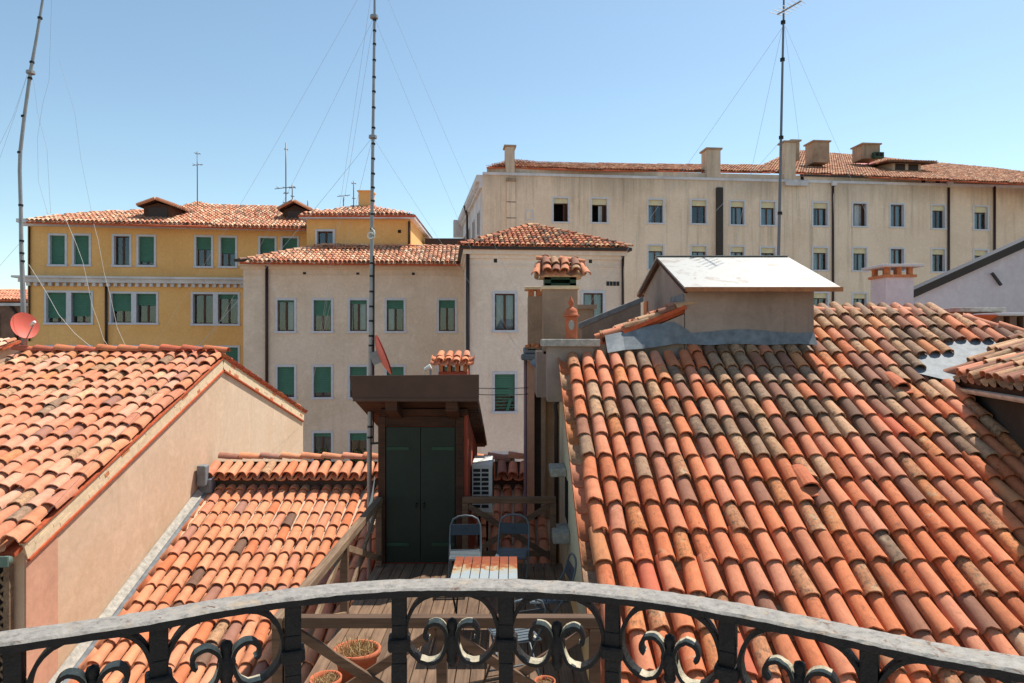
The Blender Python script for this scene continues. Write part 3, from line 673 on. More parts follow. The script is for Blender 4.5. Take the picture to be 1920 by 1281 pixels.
mb.build('wall', M['rb'], rb, fix=False)
def up(p, z): return V3((p.x, p.y, z))
mb = MB(); mb.quad(fr2[0], up(fr2[0], zt), up(fr2[1], zt), fr2[1]); mb.quad(fr2[1], up(fr2[1], zt), up(fr2[3], zt), fr2[3]); mb.quad(up(fr2[0], zt), up(fr2[2], zt), up(fr2[3], zt), up(fr2[1], zt)); mb.build('side_wall', M['stone'], rb, fix=False)
# white stone side: stepped cornice and windows
fs = Facade((-5.0, 69), (-2.2, 51.0))
mb = MB(); fs.box(mb, 0, fs.L, zt - .5, zt, -.1, .45); fs.box(mb, 0, fs.L, zt - .95, zt - .5, -.1, .22); fs.box(mb, -.6, .2, zt - 1.9, zt - .2, -.1, .9); mb.build('cornice', M['stone'], rb)
for k in range(22):
    m_ = MB(); u = .3 + k * .8; fs.box(m_, u, u + .35, zt - .78, zt - .502, .22, .42); m_.build('bracket', M['stone'], rb)
for u in (3, 7, 11, 15):
    for z in (8.2, 4.6):
        window(rb, fs, (u, u + 1.2, z, z + 2), out=.05, rec=.04, sash='none')
mb = MB(); mb.tube([fs.pt(8, zt - .3, .5), fs.pt(8, zt - 1.2, .25), fs.pt(8, 2, .2)], .1, 8); mb.build('downpipe', M['pipe'], rb)
mb = MB(); fr.box(mb, 0, fr.L + 12, zt, zt + .2, -.1, .1); mb.build('ledge', M['stone'], rb)
pz = 13.05; mb = MB(); fr.box(mb, .35, fr.L + 12, zt + .2, pz, -.5, -.15); mb.build('parapet', M['rb'], rb)
def rbx(px, extra): # point on a line `extra` metres behind the facade
    return fr.hit(px, 300, -extra)[0]
rb_color = lambda i, j, u, v: pick([P4(196, 140, 108, .6), P4(176, 118, 90, .6), P4(214, 174, 140, .5), P4(140, 110, 92, .7)], [4, 3, 3, 1.5])
pl = Plane(fr.pt(0, pz + .02, .05), fr.d, -fr.n * math.cos(.36) + V3((0, 0, math.sin(.36))))
poly = [pl.px(*q) for q in [(912, 313), (955, 301), (975, 301), (1010, 305), (1200, 309), (1440, 311), (1445, 323), (1100, 318), (960, 313)]]
rf = sheet(rb, pl, poly, -.03, .08, 'fillet', 'roof'); lay_tiles(rf, pl, poly, .23, .42, .48, .105, rb_color, objs=False)
poly = [pl.px(*q) for q in [(1432, 322), (1432, 311), (1470, 292), (1495, 283), (1530, 286), (1620, 293), (1720, 303), (1860, 316), (2080, 344), (2080, 352)]]
rf = sheet(rb, pl, poly, -.02, .08, 'fillet', 'roof'); lay_tiles(rf, pl, poly, .23, .42, .48, .105, rb_color, objs=False)
mb = MB(); u0 = fr.hit(1500, 300)[0]; fr.box(mb, u0, fr.L + 12, pz - .1, pz + .02, -.02, .14); mb.build('gutter', M['gutter'], rb)
def rb_chim(x0, x1, y0, y1, ex, dp, ov=.12):
    u0, z1 = fr.hit(x0, y0, -ex); u1, z0 = fr.hit(x1, y1, -ex); m_ = MB(); fr.box(m_, u0, u1, z0, z1, -ex - dp, -ex); c = m_.build('chimney', M['chim' if ex > 1 else 'rb'], rb)
    m_ = MB(); fr.box(m_, u0 - ov, u1 + ov, z1 - .12, z1, -ex - dp - ov, -ex + ov); m_.build('cap', M['chim'], c)
rb_chim(948, 965, 272, 330, -.05, .9); rb_chim(1326, 1351, 277, 338, -.05, 1.2); rb_chim(1471, 1492, 264, 345, -.06, .8); rb_chim(1484, 1499, 262, 300, 1.5, 1.2); rb_chim(1526, 1555, 263, 305, 4.5, 1.4); rb_chim(1618, 1650, 268, 298, 6.5, 1.6)
u0, u1, z0, z1 = fr.rect((1633, 1651, 288, 299), -6.4); mb = MB(); fr.box(mb, u0, u1, z0, z1, -6.3, -5.9); v_ = mb.build('green_fan', M['greenband'], rb)
for k in (0.3, .7):
    m_ = MB(); uu = u0 + (u1 - u0) * k; m_.tube([fr.pt(uu, (z0 + z1) / 2 + .05, -5.9), fr.pt(uu, (z0 + z1) / 2 + .05, -5.87)], .15, 10); m_.build('fan_hole', M['dark'], v_)
u0, u1, z0, z1 = fr.rect((950, 966, 341, 450)); mb = MB(); fr.box(mb, u0, u1, z0, z1, -.01, .12); pb = mb.build('flue_breast', M['rb'], rb); m_ = MB(); fr.box(m_, u0 - .05, u1 + .05, z1, z1 + .25, -.01, .2); m_.build('flue_head', M['chim'], pb)
for zz in (z0 + 1.6, z0 + 2.8):
    m_ = MB(); fr.box(m_, u0 - .03, u1 + .03, zz, zz + .05, .121, .14); m_.build('iron_tie', M['gutter'], pb)
u0, u1, z0, z1 = fr.rect((985, 999, 394, 413)); mb = MB(); fr.box(mb, u0, u1, z0, z1, -.01, .04); nb = mb.build('blind_niche', M['surround'], rb); m_ = MB(); fr.box(m_, u0 + .08, u1 - .08, z0 + .08, z1 - .08, 0, .045); m_.build('niche_panel', M['rb'], nb)
u0, u1, z0, z1 = fr.rect((1342, 1353, 353, 520)); mb = MB(); fr.box(mb, u0, u1, z0, z1, 0, .3); mb.build('black_duct', M['gutter'], rb)
for x, y0, y1 in ((1562, 345, 640), (1779, 352, 640), (1865, 350, 640)): downpipe(rb, fr, x, y0, y1, .09)
for x0, x1 in ((1470, 1512), (1557, 1566), (1773, 1783)):
    u0, u1, z0, z1 = fr.rect((x0, x1, 341, 347)); mb = MB(); fr.box(mb, u0, u1, z0 - .1, z1, .1, .3); mb.build('stone_bracket', M['stone'], rb)
for x0, x1 in ((1503, 1509), (1730, 1737), (1757, 1764)):
    u0, u1, z0, z1 = fr.rect((x0, x1, 331, 341)); mb = MB(); fr.box(mb, u0, u1, zt + .22, pz - .1, -.16, -.12); mb.build('attic_opening', M['dark'], rb)
# red skylight and tiled dormer on its roof
c = [pl.px(*q) for q in ((1600, 308), (1630, 312), (1641, 304), (1612, 301))]; mb = MB(); mb.add([pl.pt(*q, .1) for q in c] + [pl.pt(sum(q[0] for q in c) / 4, sum(q[1] for q in c) / 4, .55)], [(0, 1, 4), (1, 2, 4), (2, 3, 4), (3, 0, 4), (0, 1, 2, 3)]); mb.build('skylight', M['redsky'], rb)
pu, pv = pl.px(1700, 322); P_ = pl.pt(pu, pv); mb = MB(); e = fr.d; nn = -fr.n
mb.hexa([P_ - e * 1.3 - V3((0, 0, .5)), P_ + e * 1.3 - V3((0, 0, .5)), P_ + e * 1.3 + nn * 4 - V3((0, 0, .5)), P_ - e * 1.3 + nn * 4 - V3((0, 0, .5)), P_ - e * 1.3 + V3((0, 0, .75)), P_ + e * 1.3 + V3((0, 0, .75)), P_ + e * 1.3 + nn * 4 + V3((0, 0, 1.3)), P_ - e * 1.3 + nn * 4 + V3((0, 0, 1.3))]); dd = mb.build('dormer', M['rb'], rb)
for k in (-.6, .6):
    m_ = MB(); q = P_ + e * k; m_.hexa([q - e * .45 - nn * .02, q + e * .45 - nn * .02, q + e * .45, q - e * .45, q - e * .45 - nn * .02 + V3((0, 0, .65)), q + e * .45 - nn * .02 + V3((0, 0, .65)), q + e * .45 + V3((0, 0, .65)), q - e * .45 + V3((0, 0, .65))]); m_.build('dormer_shutter', M['pipe'], dd)
pd = Plane(P_ - e * 2.3 - nn * .7 + V3((0, 0, .7)), e, nn + V3((0, 0, .13))); ply = [(0, 0), (4.6, 0), (4.0, 4.2), (0.6, 4.2)]; sheet(dd, pd, ply, -.02, .08, 'darkwood', 'dormer_roof'); lay_tiles(dd, pd, ply, .23, .42, .48, .105, rb_color, objs=False)
# ------------------------------------------------------------------ far-left houses
mb = MB(); mb.box(-40, -33.2, 48, 56, GROUND, 2.9); fl = thing('brick_house', 'far brown brick house with pale pink roof beyond the left mast', 'house', (-36, 48, GROUND)); mb.build('wall', M['brickwall'], fl)
pl = Plane((-40.3, 47.7, 2.9), (1, 0, 0), (0, 1, .36)); poly = [(0, 0), (7.4, 0), (7.4, 2.6), (0, 2.6)]; rf = sheet(fl, pl, poly, -.02, .1, 'fillet', 'roof'); lay_tiles(rf, pl, poly, .23, .42, .48, .105, lambda *a: pick([P4(214, 144, 116, .3), P4(224, 160, 128, .3)], [1, 1]), objs=False)
mb = MB(); mb.box(-40.2, -33.1, 47.8, 48, 2.5, 2.7); mb.build('eave_moulding', M['stone'], fl); mb = MB(); mb.tube([(-35.2, 47.9, 2.5), (-34.8, 47.9, 2), (-34.8, 47.9, -6)], .1, 6); mb.build('downpipe', M['pipe'], fl)
window(fl, Facade((-40, 48), (-33.2, 48)), (3.0, 4.0, .3, 1.9), rec=.06, out=.06)
mb = MB(); mb.box(-19.5, -16.55, 23.2, 24.0, GROUND, -.2); fl = thing('pink_outhouse', 'small pink walled house with tiled roof beside the salmon dish', 'house', (-18, 23.2, GROUND)); mb.build('wall', M['pink'], fl)
pl = Plane((-19.7, 22.9, -.2), (1, 0, 0), (0, 1, .3)); poly = [(0, 0), (2.6, 0), (2.6, .9), (0, .9)]; rf = sheet(fl, pl, poly, -.02, .08, 'fillet', 'roof'); lay_tiles(rf, pl, poly, .21, .4, .46, .1, far_color, objs=False)
# ------------------------------------------------------------------ left house (sunlit gable)
lh = thing('gable_house', 'cream gable-ended house with mottled old tiles, left foreground', 'house', (-8, 11, GROUND))
XG = -6.0
gp = [(XG, 8.4, GROUND), (XG, 19.6, GROUND), (XG, 19.6, -2.16), (XG, 14.13, -.44), (XG, 8.4, -2.52)]
mb = MB(); mb.prism(gp, (-4.2, 0, 0)); mb.build('wall', M['lh'], lh)
mb = MB(); mb.box(-5.998, -5.985, 8.41, 9.0, -7, -2.52); mb.build('pink_pilaster', M['pink'], lh)
pf = Plane((-10.27, 8.2, -2.48), (1, 0, 0), (0, 1, .368)); LF = math.hypot(5.93, 5.93 * .368); WF = 4.33
rfl = sheet(lh, pf, [(0, 0), (WF - .06, 0), (WF - .06, LF), (0, LF)], -.07, .06, 'fillet', 'roof')
def lh_color(i, j, u, v):
    if i >= 18: return pick([ORANGE2, PINKT], [3, 1])
    return pick([P4(212, 146, 114, .35), P4(206, 134, 102, .3), P4(214, 156, 128, .35), CREAM, GREYT, MAUVE, TAN, GOLD], [6, 6, 3, 1.2, 1.6, 1.5, 2, .8])
lay_tiles(rfl, pf, [(0, 0), (WF, 0), (WF, LF), (0, LF)], WF / 19, .375, .46, .110, lh_color, 300, True, 1.9, last=False)
pb_ = Plane((-10.27, 19.75, -2.03), (1, 0, 0), (0, -1, .308)); LB = math.hypot(5.6, 5.6 * .308)
rbk = sheet(lh, pb_, [(0, 0), (WF - .06, 0), (WF - .06, LB), (0, LB)], -.07, .06, 'fillet', 'rear_roof')
lay_tiles(rbk, pb_, [(WF - 1.0, 0), (WF, 0), (WF, LB), (WF - 1.0, LB)], WF / 19, .375, .46, .117, lambda *a: pick([REDT, ORANGE], [2, 1]), 60, True, 1.0, last=False)
ridge_row(rfl, (-10.3, 14.14, -.20), (-5.93, 14.14, -.20), .42, .125, lambda *a: pick([ORANGE, REDT, PINKT], [3, 2, 1]))
# verge: cream brick band and terracotta strips under the tiles
def verge(y0, z0, y1, z1, n):
    p0 = V3((-5.985, y0, z0)); p1 = V3((-5.985, y1, z1)); d = (p1 - p0); L = d.length; d.normalize(); nrm = V3((0, -d.z, d.y)); nrm = nrm if nrm.z > 0 else -nrm
    m_ = MB(); m_.obox((p0 + p1) / 2 - nrm * .115 + V3((-.02, 0, 0)), d * L / 2, nrm * .112, V3((.03, 0, 0))); vb = m_.build('verge_band', M['creambrick'], lh)
    m_ = MB(); m_.obox((p0 + p1) / 2 - nrm * .243, d * L / 2, nrm * .015, V3((.035, 0, 0))); m_.build('verge_strip', M['fillet'], lh)
    m_ = MB(); m_.obox((p0 + p1) / 2 + nrm * .008, d * L / 2, nrm * .011, V3((.035, 0, 0))); m_.build('verge_strip', M['fillet'], lh)
    k = 0; x = .05
    while x < L - .2:
        ln = random.choice([.12, .24, .24]); row = k % 3
        if random.random() < .4:
            q = MB(); c = p0 + d * (x + ln / 2) - nrm * (.045 + .07 * row) + V3((.0105, 0, 0)); q.obox(c, d * (ln / 2 - .006), nrm * .029, V3((.002 + random.random() * .002, 0, 0)))
            q.build('brick', M['brick' if random.random() < .3 else 'creambrick'], vb)
        k += 1; x += ln * .5
verge(8.35, -2.47, 14.08, -.36, 30); verge(14.18, -.36, 19.65, -2.06, 24)
mb = MB(); mb.tube([(-10.3, 8.12, -2.60), (-5.98, 8.12, -2.62)], .07, 8); gt = mb.build('gutter', M['greengutter'], lh, smooth=True)
mb = MB(); mb.box(-10.3, -5.95, 8.05, 8.075, -2.66, -2.54); mb.build('gutter_lip', M['greengutter'], gt)
# wooden trellis on its front
mb = MB(); mb.box(-6.17, -6.1, 8.28, 8.36, -4.4, -2.72); mb.box(-8.2, -6.17, 8.3, 8.35, -4.4, -4.3); tr = mb.build('trellis_frame', M['railwoody'], lh)
mb = MB(); mb.box(-8.2, -6.17, 8.385, 8.398, -4.4, -2.7); mb.build('trellis_backing', M['dark'], tr)
for k in range(12):
    for s_ in (1, -1):
        m_ = MB(); x = -8.3 + k * .19; a = V3((x, 8.33 + .012 * s_, -4.35)); b = V3((x + 1.6, 8.33 + .012 * s_, -2.75))
        if s_ < 0: a, b = V3((x, 8.33 + .012 * s_, -2.75)), V3((x + 1.6, 8.33 + .012 * s_, -4.35))
        if b.x > -6.18: t_ = (-6.18 - a.x) / (b.x - a.x); b = a + (b - a) * t_
        if t_ if False else (b - a).length > .15: m_.beam(a, b, .035, .012, (0, 1, 0)); m_.build('lath', M['railwoody'], tr)
# ------------------------------------------------------------------ low middle roof under the terrace
mr = thing('low_roof_house', 'low house whose clean orange tile roof runs under the wooden terrace', 'house', (-2.6, 10, GROUND))
pm = Plane((-5.72, 7.4, -7.89 + .38 * 7.4), (1, 0, 0), (0, 1, .38)); LM = 5.82 * math.hypot(1, .38); WM = 6.35
zy = lambda y: -7.89 + .38 * y
mb = MB(); mb.prism([(-5.99, 7.5, GROUND), (-5.99, 13.9, GROUND), (-5.99, 13.9, -2.62), (-5.99, 13.32, -2.82), (-5.99, 7.5, zy(7.5) - .12)], (6.75, 0, 0)); mb.build('wall', M['lh'], mr)
rfm = sheet(mr, pm, [(0, 0), (WM, 0), (WM, LM), (0, LM)], -.06, .06, 'fillet', 'roof')
def mr_color(i, j, u, v):
    return pick([ORANGE2, P4(210, 146, 110, .15), ORANGE, PINKT, MAUVE, DARKT, TAN], [7, 6, 2.5, 1.8, 1.0, .45, .5])
lay_tiles(rfm, pm, [(0, 0), (WM, 0), (WM, LM), (0, LM)], WM / 31, .381, .465, .091, mr_color, 300, True, .6)
ps = Plane((-5.95, 13.10, -2.62), (1, 0, 0), (0, 1, .38)); rs_ = sheet(mr, ps, [(0, 0), (6.68, 0), (6.68, .66), (0, .66)], -.03, .03, 'darkwood', 'ridge_strip')
lay_tiles(rs_, ps, [(0, 0), (6.65, 0), (6.65, .36), (0, .36)], .217, .38, .5, .1, mr_color, 60, True, .5)
ridge_row(rs_, (-5.85, 13.68, -2.345), (.75, 13.68, -2.345), .4, .115, mr_color)
mb = MB(); mb.box(-5.98, .76, 13.20, 13.27, -2.95, -2.69); mb.build('gutter_board', M['gutter'], mr)
fp = Plane((-5.985, 7.4, zy(7.4)), (1, 0, 0), (0, 1, .38)); mb = MB(); mb.prism([fp.pt(0, 0, .05), fp.pt(.17, 0, .03), fp.pt(.17, 6.2, .03), fp.pt(0, 6.2, .05)], V3((0, 0, -.06))); mb.build('flashing', M['flash'], mr)
mb = MB(); mb.prism([(-5.984, 7.4, zy(7.4) + .02), (-5.87, 7.4, zy(7.4) + .06), (-5.984, 7.4, zy(7.4) + .14)], (0, 5.8, 5.8 * .38)); mb.build('mortar_fillet', M['greystone'], mr)
mb = MB(); mb.box(-5.98, -5.72, 13.0, 13.28, -2.9, -2.62); mb.box(-5.97, -5.8, 12.9, 13.1, -2.75, -2.35); mb.build('lead_upstand', M['flash'], mr, bevel=.03)
# ------------------------------------------------------------------ wooden roof terrace
DK = -3.16
tr_ = thing('roof_terrace', 'wooden roof terrace with X-braced railings standing over the orange roof', 'terrace', (-.6, 7.6, DK))
n = 19; x0, x1 = -1.93, .72; pw = (x1 - x0) / n
for k in range(n):
    m_ = MB(); a = x0 + k * pw; m_.box(a + .006, a + pw - .006, 5.42, 9.72, DK - .03, DK + random.uniform(-.002, .002)); m_.build('plank', M['deck'], tr_)
for y in (5.6, 6.6, 7.6, 8.6, 9.55):
    m_ = MB(); m_.box(x0 + .02, x1 - .02, y - .04, y + .04, DK - .17, DK - .031); m_.build('joist', M['railwood'], tr_)
for x in (-1.85, .62):
    for y in (7.7, 9.55):
        m_ = MB(); m_.box(x - .05, x + .05, y - .045, y + .045, zy(y) - .03, DK - .171); m_.build('support_post', M['railwood'], tr_)
    m_ = MB(); m_.box(x - .05, x + .05, 5.55, 5.65, GROUND, DK - .171); m_.build('support_post', M['railwood'], tr_)
HR = -2.2
def railing(p0, p1, posts, matk):
    p0 = V3(p0); p1 = V3(p1); m_ = MB(); m_.beam(p0 + V3((0, 0, HR - .04)), p1 + V3((0, 0, HR - .04)), .09, .085); r_ = m_.build('railing', M[matk], tr_, bevel=.006)
    d = (p1 - p0)
    for t_ in posts:
        q = p0 + d * t_; m_ = MB(); m_.box(q.x - .042, q.x + .042, q.y - .042, q.y + .042, DK + .003, HR - .084); m_.build('post', M['railwood'], r_, bevel=.005)
    dn = d.normalized()
    for a, b in zip(posts, posts[1:]):
        A = p0 + d * a + dn * .045; B = p0 + d * b - dn * .045; s_ = dn.cross(V3((0, 0, 1))) * .018
        for za, zb, o_ in ((HR - .12, DK + .12, s_), (DK + .12, HR - .12, -s_)):
            m_ = MB(); m_.beam(A + V3((0, 0, za)) + o_, B + V3((0, 0, zb)) + o_, .034, .075); m_.build('brace', M[matk], r_, bevel=.004)
railing((-1.87, 9.66, 0), (-1.87, 5.42, 0), [.012, .48, .988], 'railwoody')
railing((-1.82, 5.47, 0), (.7, 5.47, 0), [.02, .5, .985], 'railwood')
railing((-.70, 9.66, 0), (.62, 9.66, 0), [.03, .97], 'railwood')
mb = MB(); mb.beam((-.7, 9.66, DK + .16), (.62, 9.66, DK + .16), .05, .07); mb.build('bottom_rail', M['railwood'], tr_)
# ------------------------------------------------------------------ stair hut with sloping canopy
hut = thing('stair_hut', 'small stair hut with dark green double door and brown canopy on the terrace', 'hut', (-1.24, 9.75, DK))
cz = lambda y: -.776 - .34 * (y - 9.2)
mb = MB(); mb.prism([(-1.86, 9.75, zy(9.7)), (-1.86, 12.4, zy(12.2)), (-1.86, 12.4, cz(12.4) - .06), (-1.86, 9.75, cz(9.75) - .06)], (1.23, 0, 0)); mb.build('wall', M['redplaster'], hut)
for a, b in ((-1.90, -1.80), (-.80, -.69)):
    m_ = MB(); m_.box(a, b, 9.69, 9.80, DK + .003, cz(9.75) - .1); m_.build('door_post', M['darkwood'], hut)
m_ = MB(); m_.box(-1.795, -.805, 9.69, 9.78, -1.2, cz(9.75) - .1); m_.build('door_head', M['darkwood'], hut)
for s_, (a, b) in ((1, (-1.79, -1.303)), (-1, (-1.297, -.81))):
    m_ = MB(); m_.box(a, b, 9.70, 9.745, DK + .02, -1.215); lf = m_.build('door_leaf', M['door'], hut, bevel=.006)
    for z in (-1.52, -2.88):
        q = MB(); e = (a + .01, a + .33) if s_ > 0 else (b - .33, b - .01); q.box(e[0], e[1], 9.688, 9.699, z - .022, z + .022); q.build('strap_hinge', M['greenband'], lf)
    q = MB(); xx = -1.303 - .05 if s_ > 0 else -1.297 + .05; q.tube([(xx, 9.699, -2.3), (xx, 9.66, -2.3), (xx, 9.65, -2.36)], .012, 6); q.build('door_handle', M['iron'], lf)
CX0, CX1 = -2.19, -.445
m_ = MB(); m_.prism([(CX0 + .02, 9.23, cz(9.23) + .03), (CX0 + .02, 12.7, cz(12.7) + .03), (CX0 + .02, 12.7, cz(12.7) + .10), (CX0 + .02, 9.23, cz(9.23) + .10)], (CX1 - CX0 - .04, 0, 0)); cn = m_.build('canopy', M['fascia'], hut)
m_ = MB(); m_.prism([(CX0 + .05, 9.2, cz(9.2) - .0), (CX1 - .0, 9.2, cz(9.2) - .0), (CX1 + .0, 9.2, -.446), (CX0 - .0, 9.2, -.462)], (0, .028, 0)); m_.build('fascia_board', M['fascia'], cn)
m_ = MB(); m_.box(CX0 + .05, CX1, 9.18, 9.199, cz(9.2) - .03, cz(9.2) + .012); m_.build('drip_edge', M['fascia'], cn)
nb = 28; st = (12.68 - 9.235) / nb
for k in range(nb):
    y = 9.235 + k * st; q = MB(); q.prism([(CX0 + .05, y + .006, cz(y + .006)), (CX0 + .05, y + st - .006, cz(y + st - .006)), (CX0 + .05, y + st - .006, cz(y + st - .006) + .025), (CX0 + .05, y + .006, cz(y + .006) + .025)], (CX1 - CX0 - .1, 0, 0)); q.build('soffit_board', M['darkwood'], cn)
for x in (-1.72, -.9):
    q = MB(); q.prism([(x, 9.26, cz(9.26) - .002), (x, 9.75, cz(9.75) - .002), (x, 9.75, cz(9.75) - .15), (x, 9.26, cz(9.26) - .15)], (.16, 0, 0)); q.build('rafter', M['darkwood'], cn)
m_ = MB(); m_.box(-1.86, -.63, 9.66, 9.745, cz(9.7) - .1, cz(9.7) - .01); m_.build('lintel', M['darkwood'], hut)
m_ = MB()
for k in range(7):
    x = -1.93 - .008 * k; m_.tube([(x, 9.6, -1.9 - .05 * k), (x - .03, 9.55, -2.3), (x, 9.6, -2.45 - .04 * k)], .006, 4)
m_.build('cable_loops', M['whitewire'], hut)
# ------------------------------------------------------------------ air conditioner
ac = thing('air_conditioner', 'white air conditioner unit seen side-on behind the far terrace railing', 'air conditioner', (-.45, 10.4, -2.63))
mb = MB(); mb.box(-.61, -.30, 10.35, 11.15, -2.60, -1.86); cs = mb.build('casing', M['white'], ac, bevel=.015)
for r_ in range(9):
    for c_ in range(2):
        q = MB(); x = -.585 + c_ * .125; z = -2.52 + r_ * .068; q.box(x, x + .105, 10.338, 10.349, z, z + .045); q.build('vent_slot', M['grille'], cs)
mb = MB(); mb.box(-.299, -.292, 10.45, 11.05, -2.5, -1.95); mb.build('coil_guard', M['grille'], cs)
mb = MB(); mb.box(-.62, -.28, 10.45, 10.5, -2.66, -2.603); mb.box(-.62, -.28, 11.0, 11.05, -2.66, -2.603); mb.build('bracket', M['creambrick'], ac)
mb = MB(); mb.tube([(-.5, 10.48, -2.66), (-.5, 10.48, zy(10.48))], .02, 6); mb.tube([(-.4, 11.02, -2.66), (-.4, 11.02, zy(11.0))], .02, 6); mb.build('leg', M['iron'], ac)
# ------------------------------------------------------------------ right house: big tiled slope
rr = thing('right_house', 'house with the big orange and weathered brown tile slope, right foreground', 'house', (3.4, 8, GROUND))
ry = lambda y: -6.07 + .5703 * y
mb = MB(); mb.prism([(.80, 5.25, GROUND), (.80, 10.3, GROUND), (.80, 10.3, ry(10.2) - .16), (.80, 5.25, ry(5.25) - .14)], (5.2, 0, 0)); mb.prism([(.801, 10.3, GROUND), (.801, 11.5, GROUND), (.801, 11.5, -.9), (.801, 10.3, -.9)], (1.84, 0, 0)); mb.prism([(2.65, 10.3, GROUND), (2.65, 11.5, GROUND), (2.65, 11.5, ry(11.45) - .16), (2.65, 10.3, ry(10.3) - .16)], (3.34, 0, 0)); mb.build('wall', M['paleyellow'], rr)
mb = MB(); mb.prism([(6.02, 9.9, GROUND), (6.02, 11.5, GROUND), (6.02, 11.5, .2), (6.02, 9.9, ry(9.9) - .16)], (2.2, 0, 0)); mb.build('side_wing', M['paleyellow'], rr)
ct = 1 / math.hypot(1, .5703)
pr = Plane((.70, 5.0, ry(5.0)), (1, 0, 0), (0, 1, .5703)); Vy = lambda y: (y - 5.0) / ct
polyr = [(0, 0), (5.42, 0), (5.42, Vy(9.45)), (5.0, Vy(9.78)), (6.45, Vy(10.56)), (7.25, Vy(10.60)), (7.4, Vy(10.8)), (6.3, Vy(11.5)), (3.92, Vy(11.5)), (3.92, Vy(10.5)), (1.95, Vy(10.5)), (1.95, Vy(10.15)), (0, Vy(10.15))]
rfr = sheet(rr, pr, polyr, -.06, .07, 'fillet', 'roof')
def rr_color(i, j, u, v):
    y = 5 + v * ct; wz = min(1, max(0, (y - 7.2) / 2.6)) * min(1, .25 + u / 3.2) + (.25 if 8.3 < y < 9.0 else 0)
    if random.random() < .05 + .85 * wz: return pick([TAN, GREYT, BROWN, PINKT, GOLD, DARKT, P4(192, 150, 118, .8), P4(136, 108, 88, 1.0)], [2.2, 2.2, 2.2, 1.2, .7, .8, .6, 1.6])
    return pick([P4(202, 122, 84, .55), P4(198, 116, 78, .75), P4(206, 130, 96, .45), P4(200, 130, 100, .6), BROWN, REDT, P4(186, 128, 92, 1.0), P4(204, 130, 84, .9)], [5, 4, 3, 1.4, .7, .4, 1.2, 1.5])
vents = [(1506, 912), (1677, 728)]
vuv = [pr.px(*q) for q in vents]
lay_tiles(rfr, pr, polyr, .2085, .401, .485, .093, rr_color, 300, True, .95, u0=.09, v0=0)
ridge_row(rfr, (4.6, 11.5, ry(11.5) - .02), (6.98, 11.5, ry(11.5) - .02), .46, .115, lambda *a: pick([P4(224, 156, 122, .3), PINKT, BROWN], [4, 2, 1]))
ridge_row(rfr, (6.98, 11.5, ry(11.5) - .02), (8.2, 10.72, ry(10.72) + .04), .44, .11, lambda *a: pick([PINKT, BROWN], [3, 1]))
mb = MB(); mb.quad((2.66, 11.5, ry(11.5) - .04), (8.2, 11.5, ry(11.5) - .04), (8.2, 14.5, ry(11.5) - 1.4), (2.66, 14.5, ry(11.5) - 1.4)); mb.build('rear_roof', M['fillet'], rr, fix=False)
# hooded vent tiles
for (u, v) in vuv:
    m_ = MB(); rr_ = .125
    R = []
    for k, (y_, r_, h_) in enumerate([(-.16, .125, .13), (-.12, .118, .12), (0, .11, .1), (.14, .1, .075), (.24, .085, .05)]):
        R.append([pr.pt(u + r_ * math.cos(math.pi * t / 8), v + y_, .075 + h_ * math.sin(math.pi * t / 8)) for t in range(9)])
    for a, b in zip(R, R[1:]):
        for t in range(8): m_.quad(a[t], a[t + 1], b[t + 1], b[t])
    for t in range(8): m_.quad(R[-1][t], R[-1][t + 1], pr.pt(u, v + .26, .06), pr.pt(u, v + .26, .06))
    inn = [pr.pt(u + .105 * math.cos(math.pi * t / 8), v - .158, .075 + .108 * math.sin(math.pi * t / 8)) for t in range(9)]
    for t in range(8): m_.quad(R[0][t], inn[t], inn[t + 1], R[0][t + 1])
    vt = m_.build('vent_tile', M['pot'], rfr, smooth=True)
    m_ = MB(); m_.add(inn, [tuple(range(9))]); q = m_.build('vent_mouth', M['dark'], vt, fix=False); q.location = q.location - Vector((0, 0, 0)) + pr.V * .06 if False else pr.V * .05
    m_ = MB(); a = pr.pt(u, v - .2, .1); m_.obox(a, pr.U * .1, pr.V * .07, pr.N * .01); m_.build('vent_lip', M['pot'], vt)
# window with stone sill and hood on its shaded side wall
m_ = MB(); m_.box(.56, .799, 9.95, 10.45, -1.98, -1.86); m_.build('stone_hood', M['greystone'], rr, bevel=.02)
m_ = MB(); m_.box(.56, .799, 9.35, 9.85, -2.78, -2.62); m_.build('stone_sill', M['greystone'], rr, bevel=.02)
m_ = MB(); m_.box(.79, .797, 9.72, 10.2, -2.6, -2.0); m_.build('side_window', M['dark'], rr)
m_ = MB(); m_.tube([(.74, 10.75, -.9), (.68, 10.75, -1.0), (.70, 10.75, -1.2), (.70, 10.75, -4.2)], .035, 8); m_.build('drain_pipe', M['gutter'], rr, smooth=True)
# ------------------------------------------------------------------ dormer box with pale sheet-metal roof
dm = thing('attic_dormer', 'grey rendered attic box with pale sheet metal gable roof on the big slope', 'dormer', (3.6, 10.45, ry(10.45)))
mb = MB(); mb.prism([(2.65, 10.45, -.35), (2.65, 13.7, .2), (2.65, 13.7, 1.0), (2.65, 12.1, 1.40), (2.65, 10.45, .80)], (1.97, 0, 0)); mb.build('wall', M['cement'], dm)
for nm, (ya, za, yb_, zb) in (('front_roof_sheet', (10.12, .775, 12.1, 1.475)), ('rear_roof_sheet', (14.0, .95, 12.1, 1.475))):
    mb = MB(); mb.prism([(2.56, ya, za), (2.56, yb_, zb), (2.56, yb_, zb + .03), (2.56, ya, za + .03)], (2.32, 0, 0)); s_ = mb.build(nm, M['sheet'], dm)
    mb = MB(); mb.box(2.57, 4.90, ya - .025 if ya < 12 else ya, ya if ya < 12 else ya + .025, za - .035, za + .032); mb.build('rusty_edge', M['rustedge'], s_)
mb = MB(); mb.beam((2.55, 12.1, 1.512), (4.885, 12.1, 1.512), .12, .012); mb.build('ridge_cap', M['zinc'], dm)
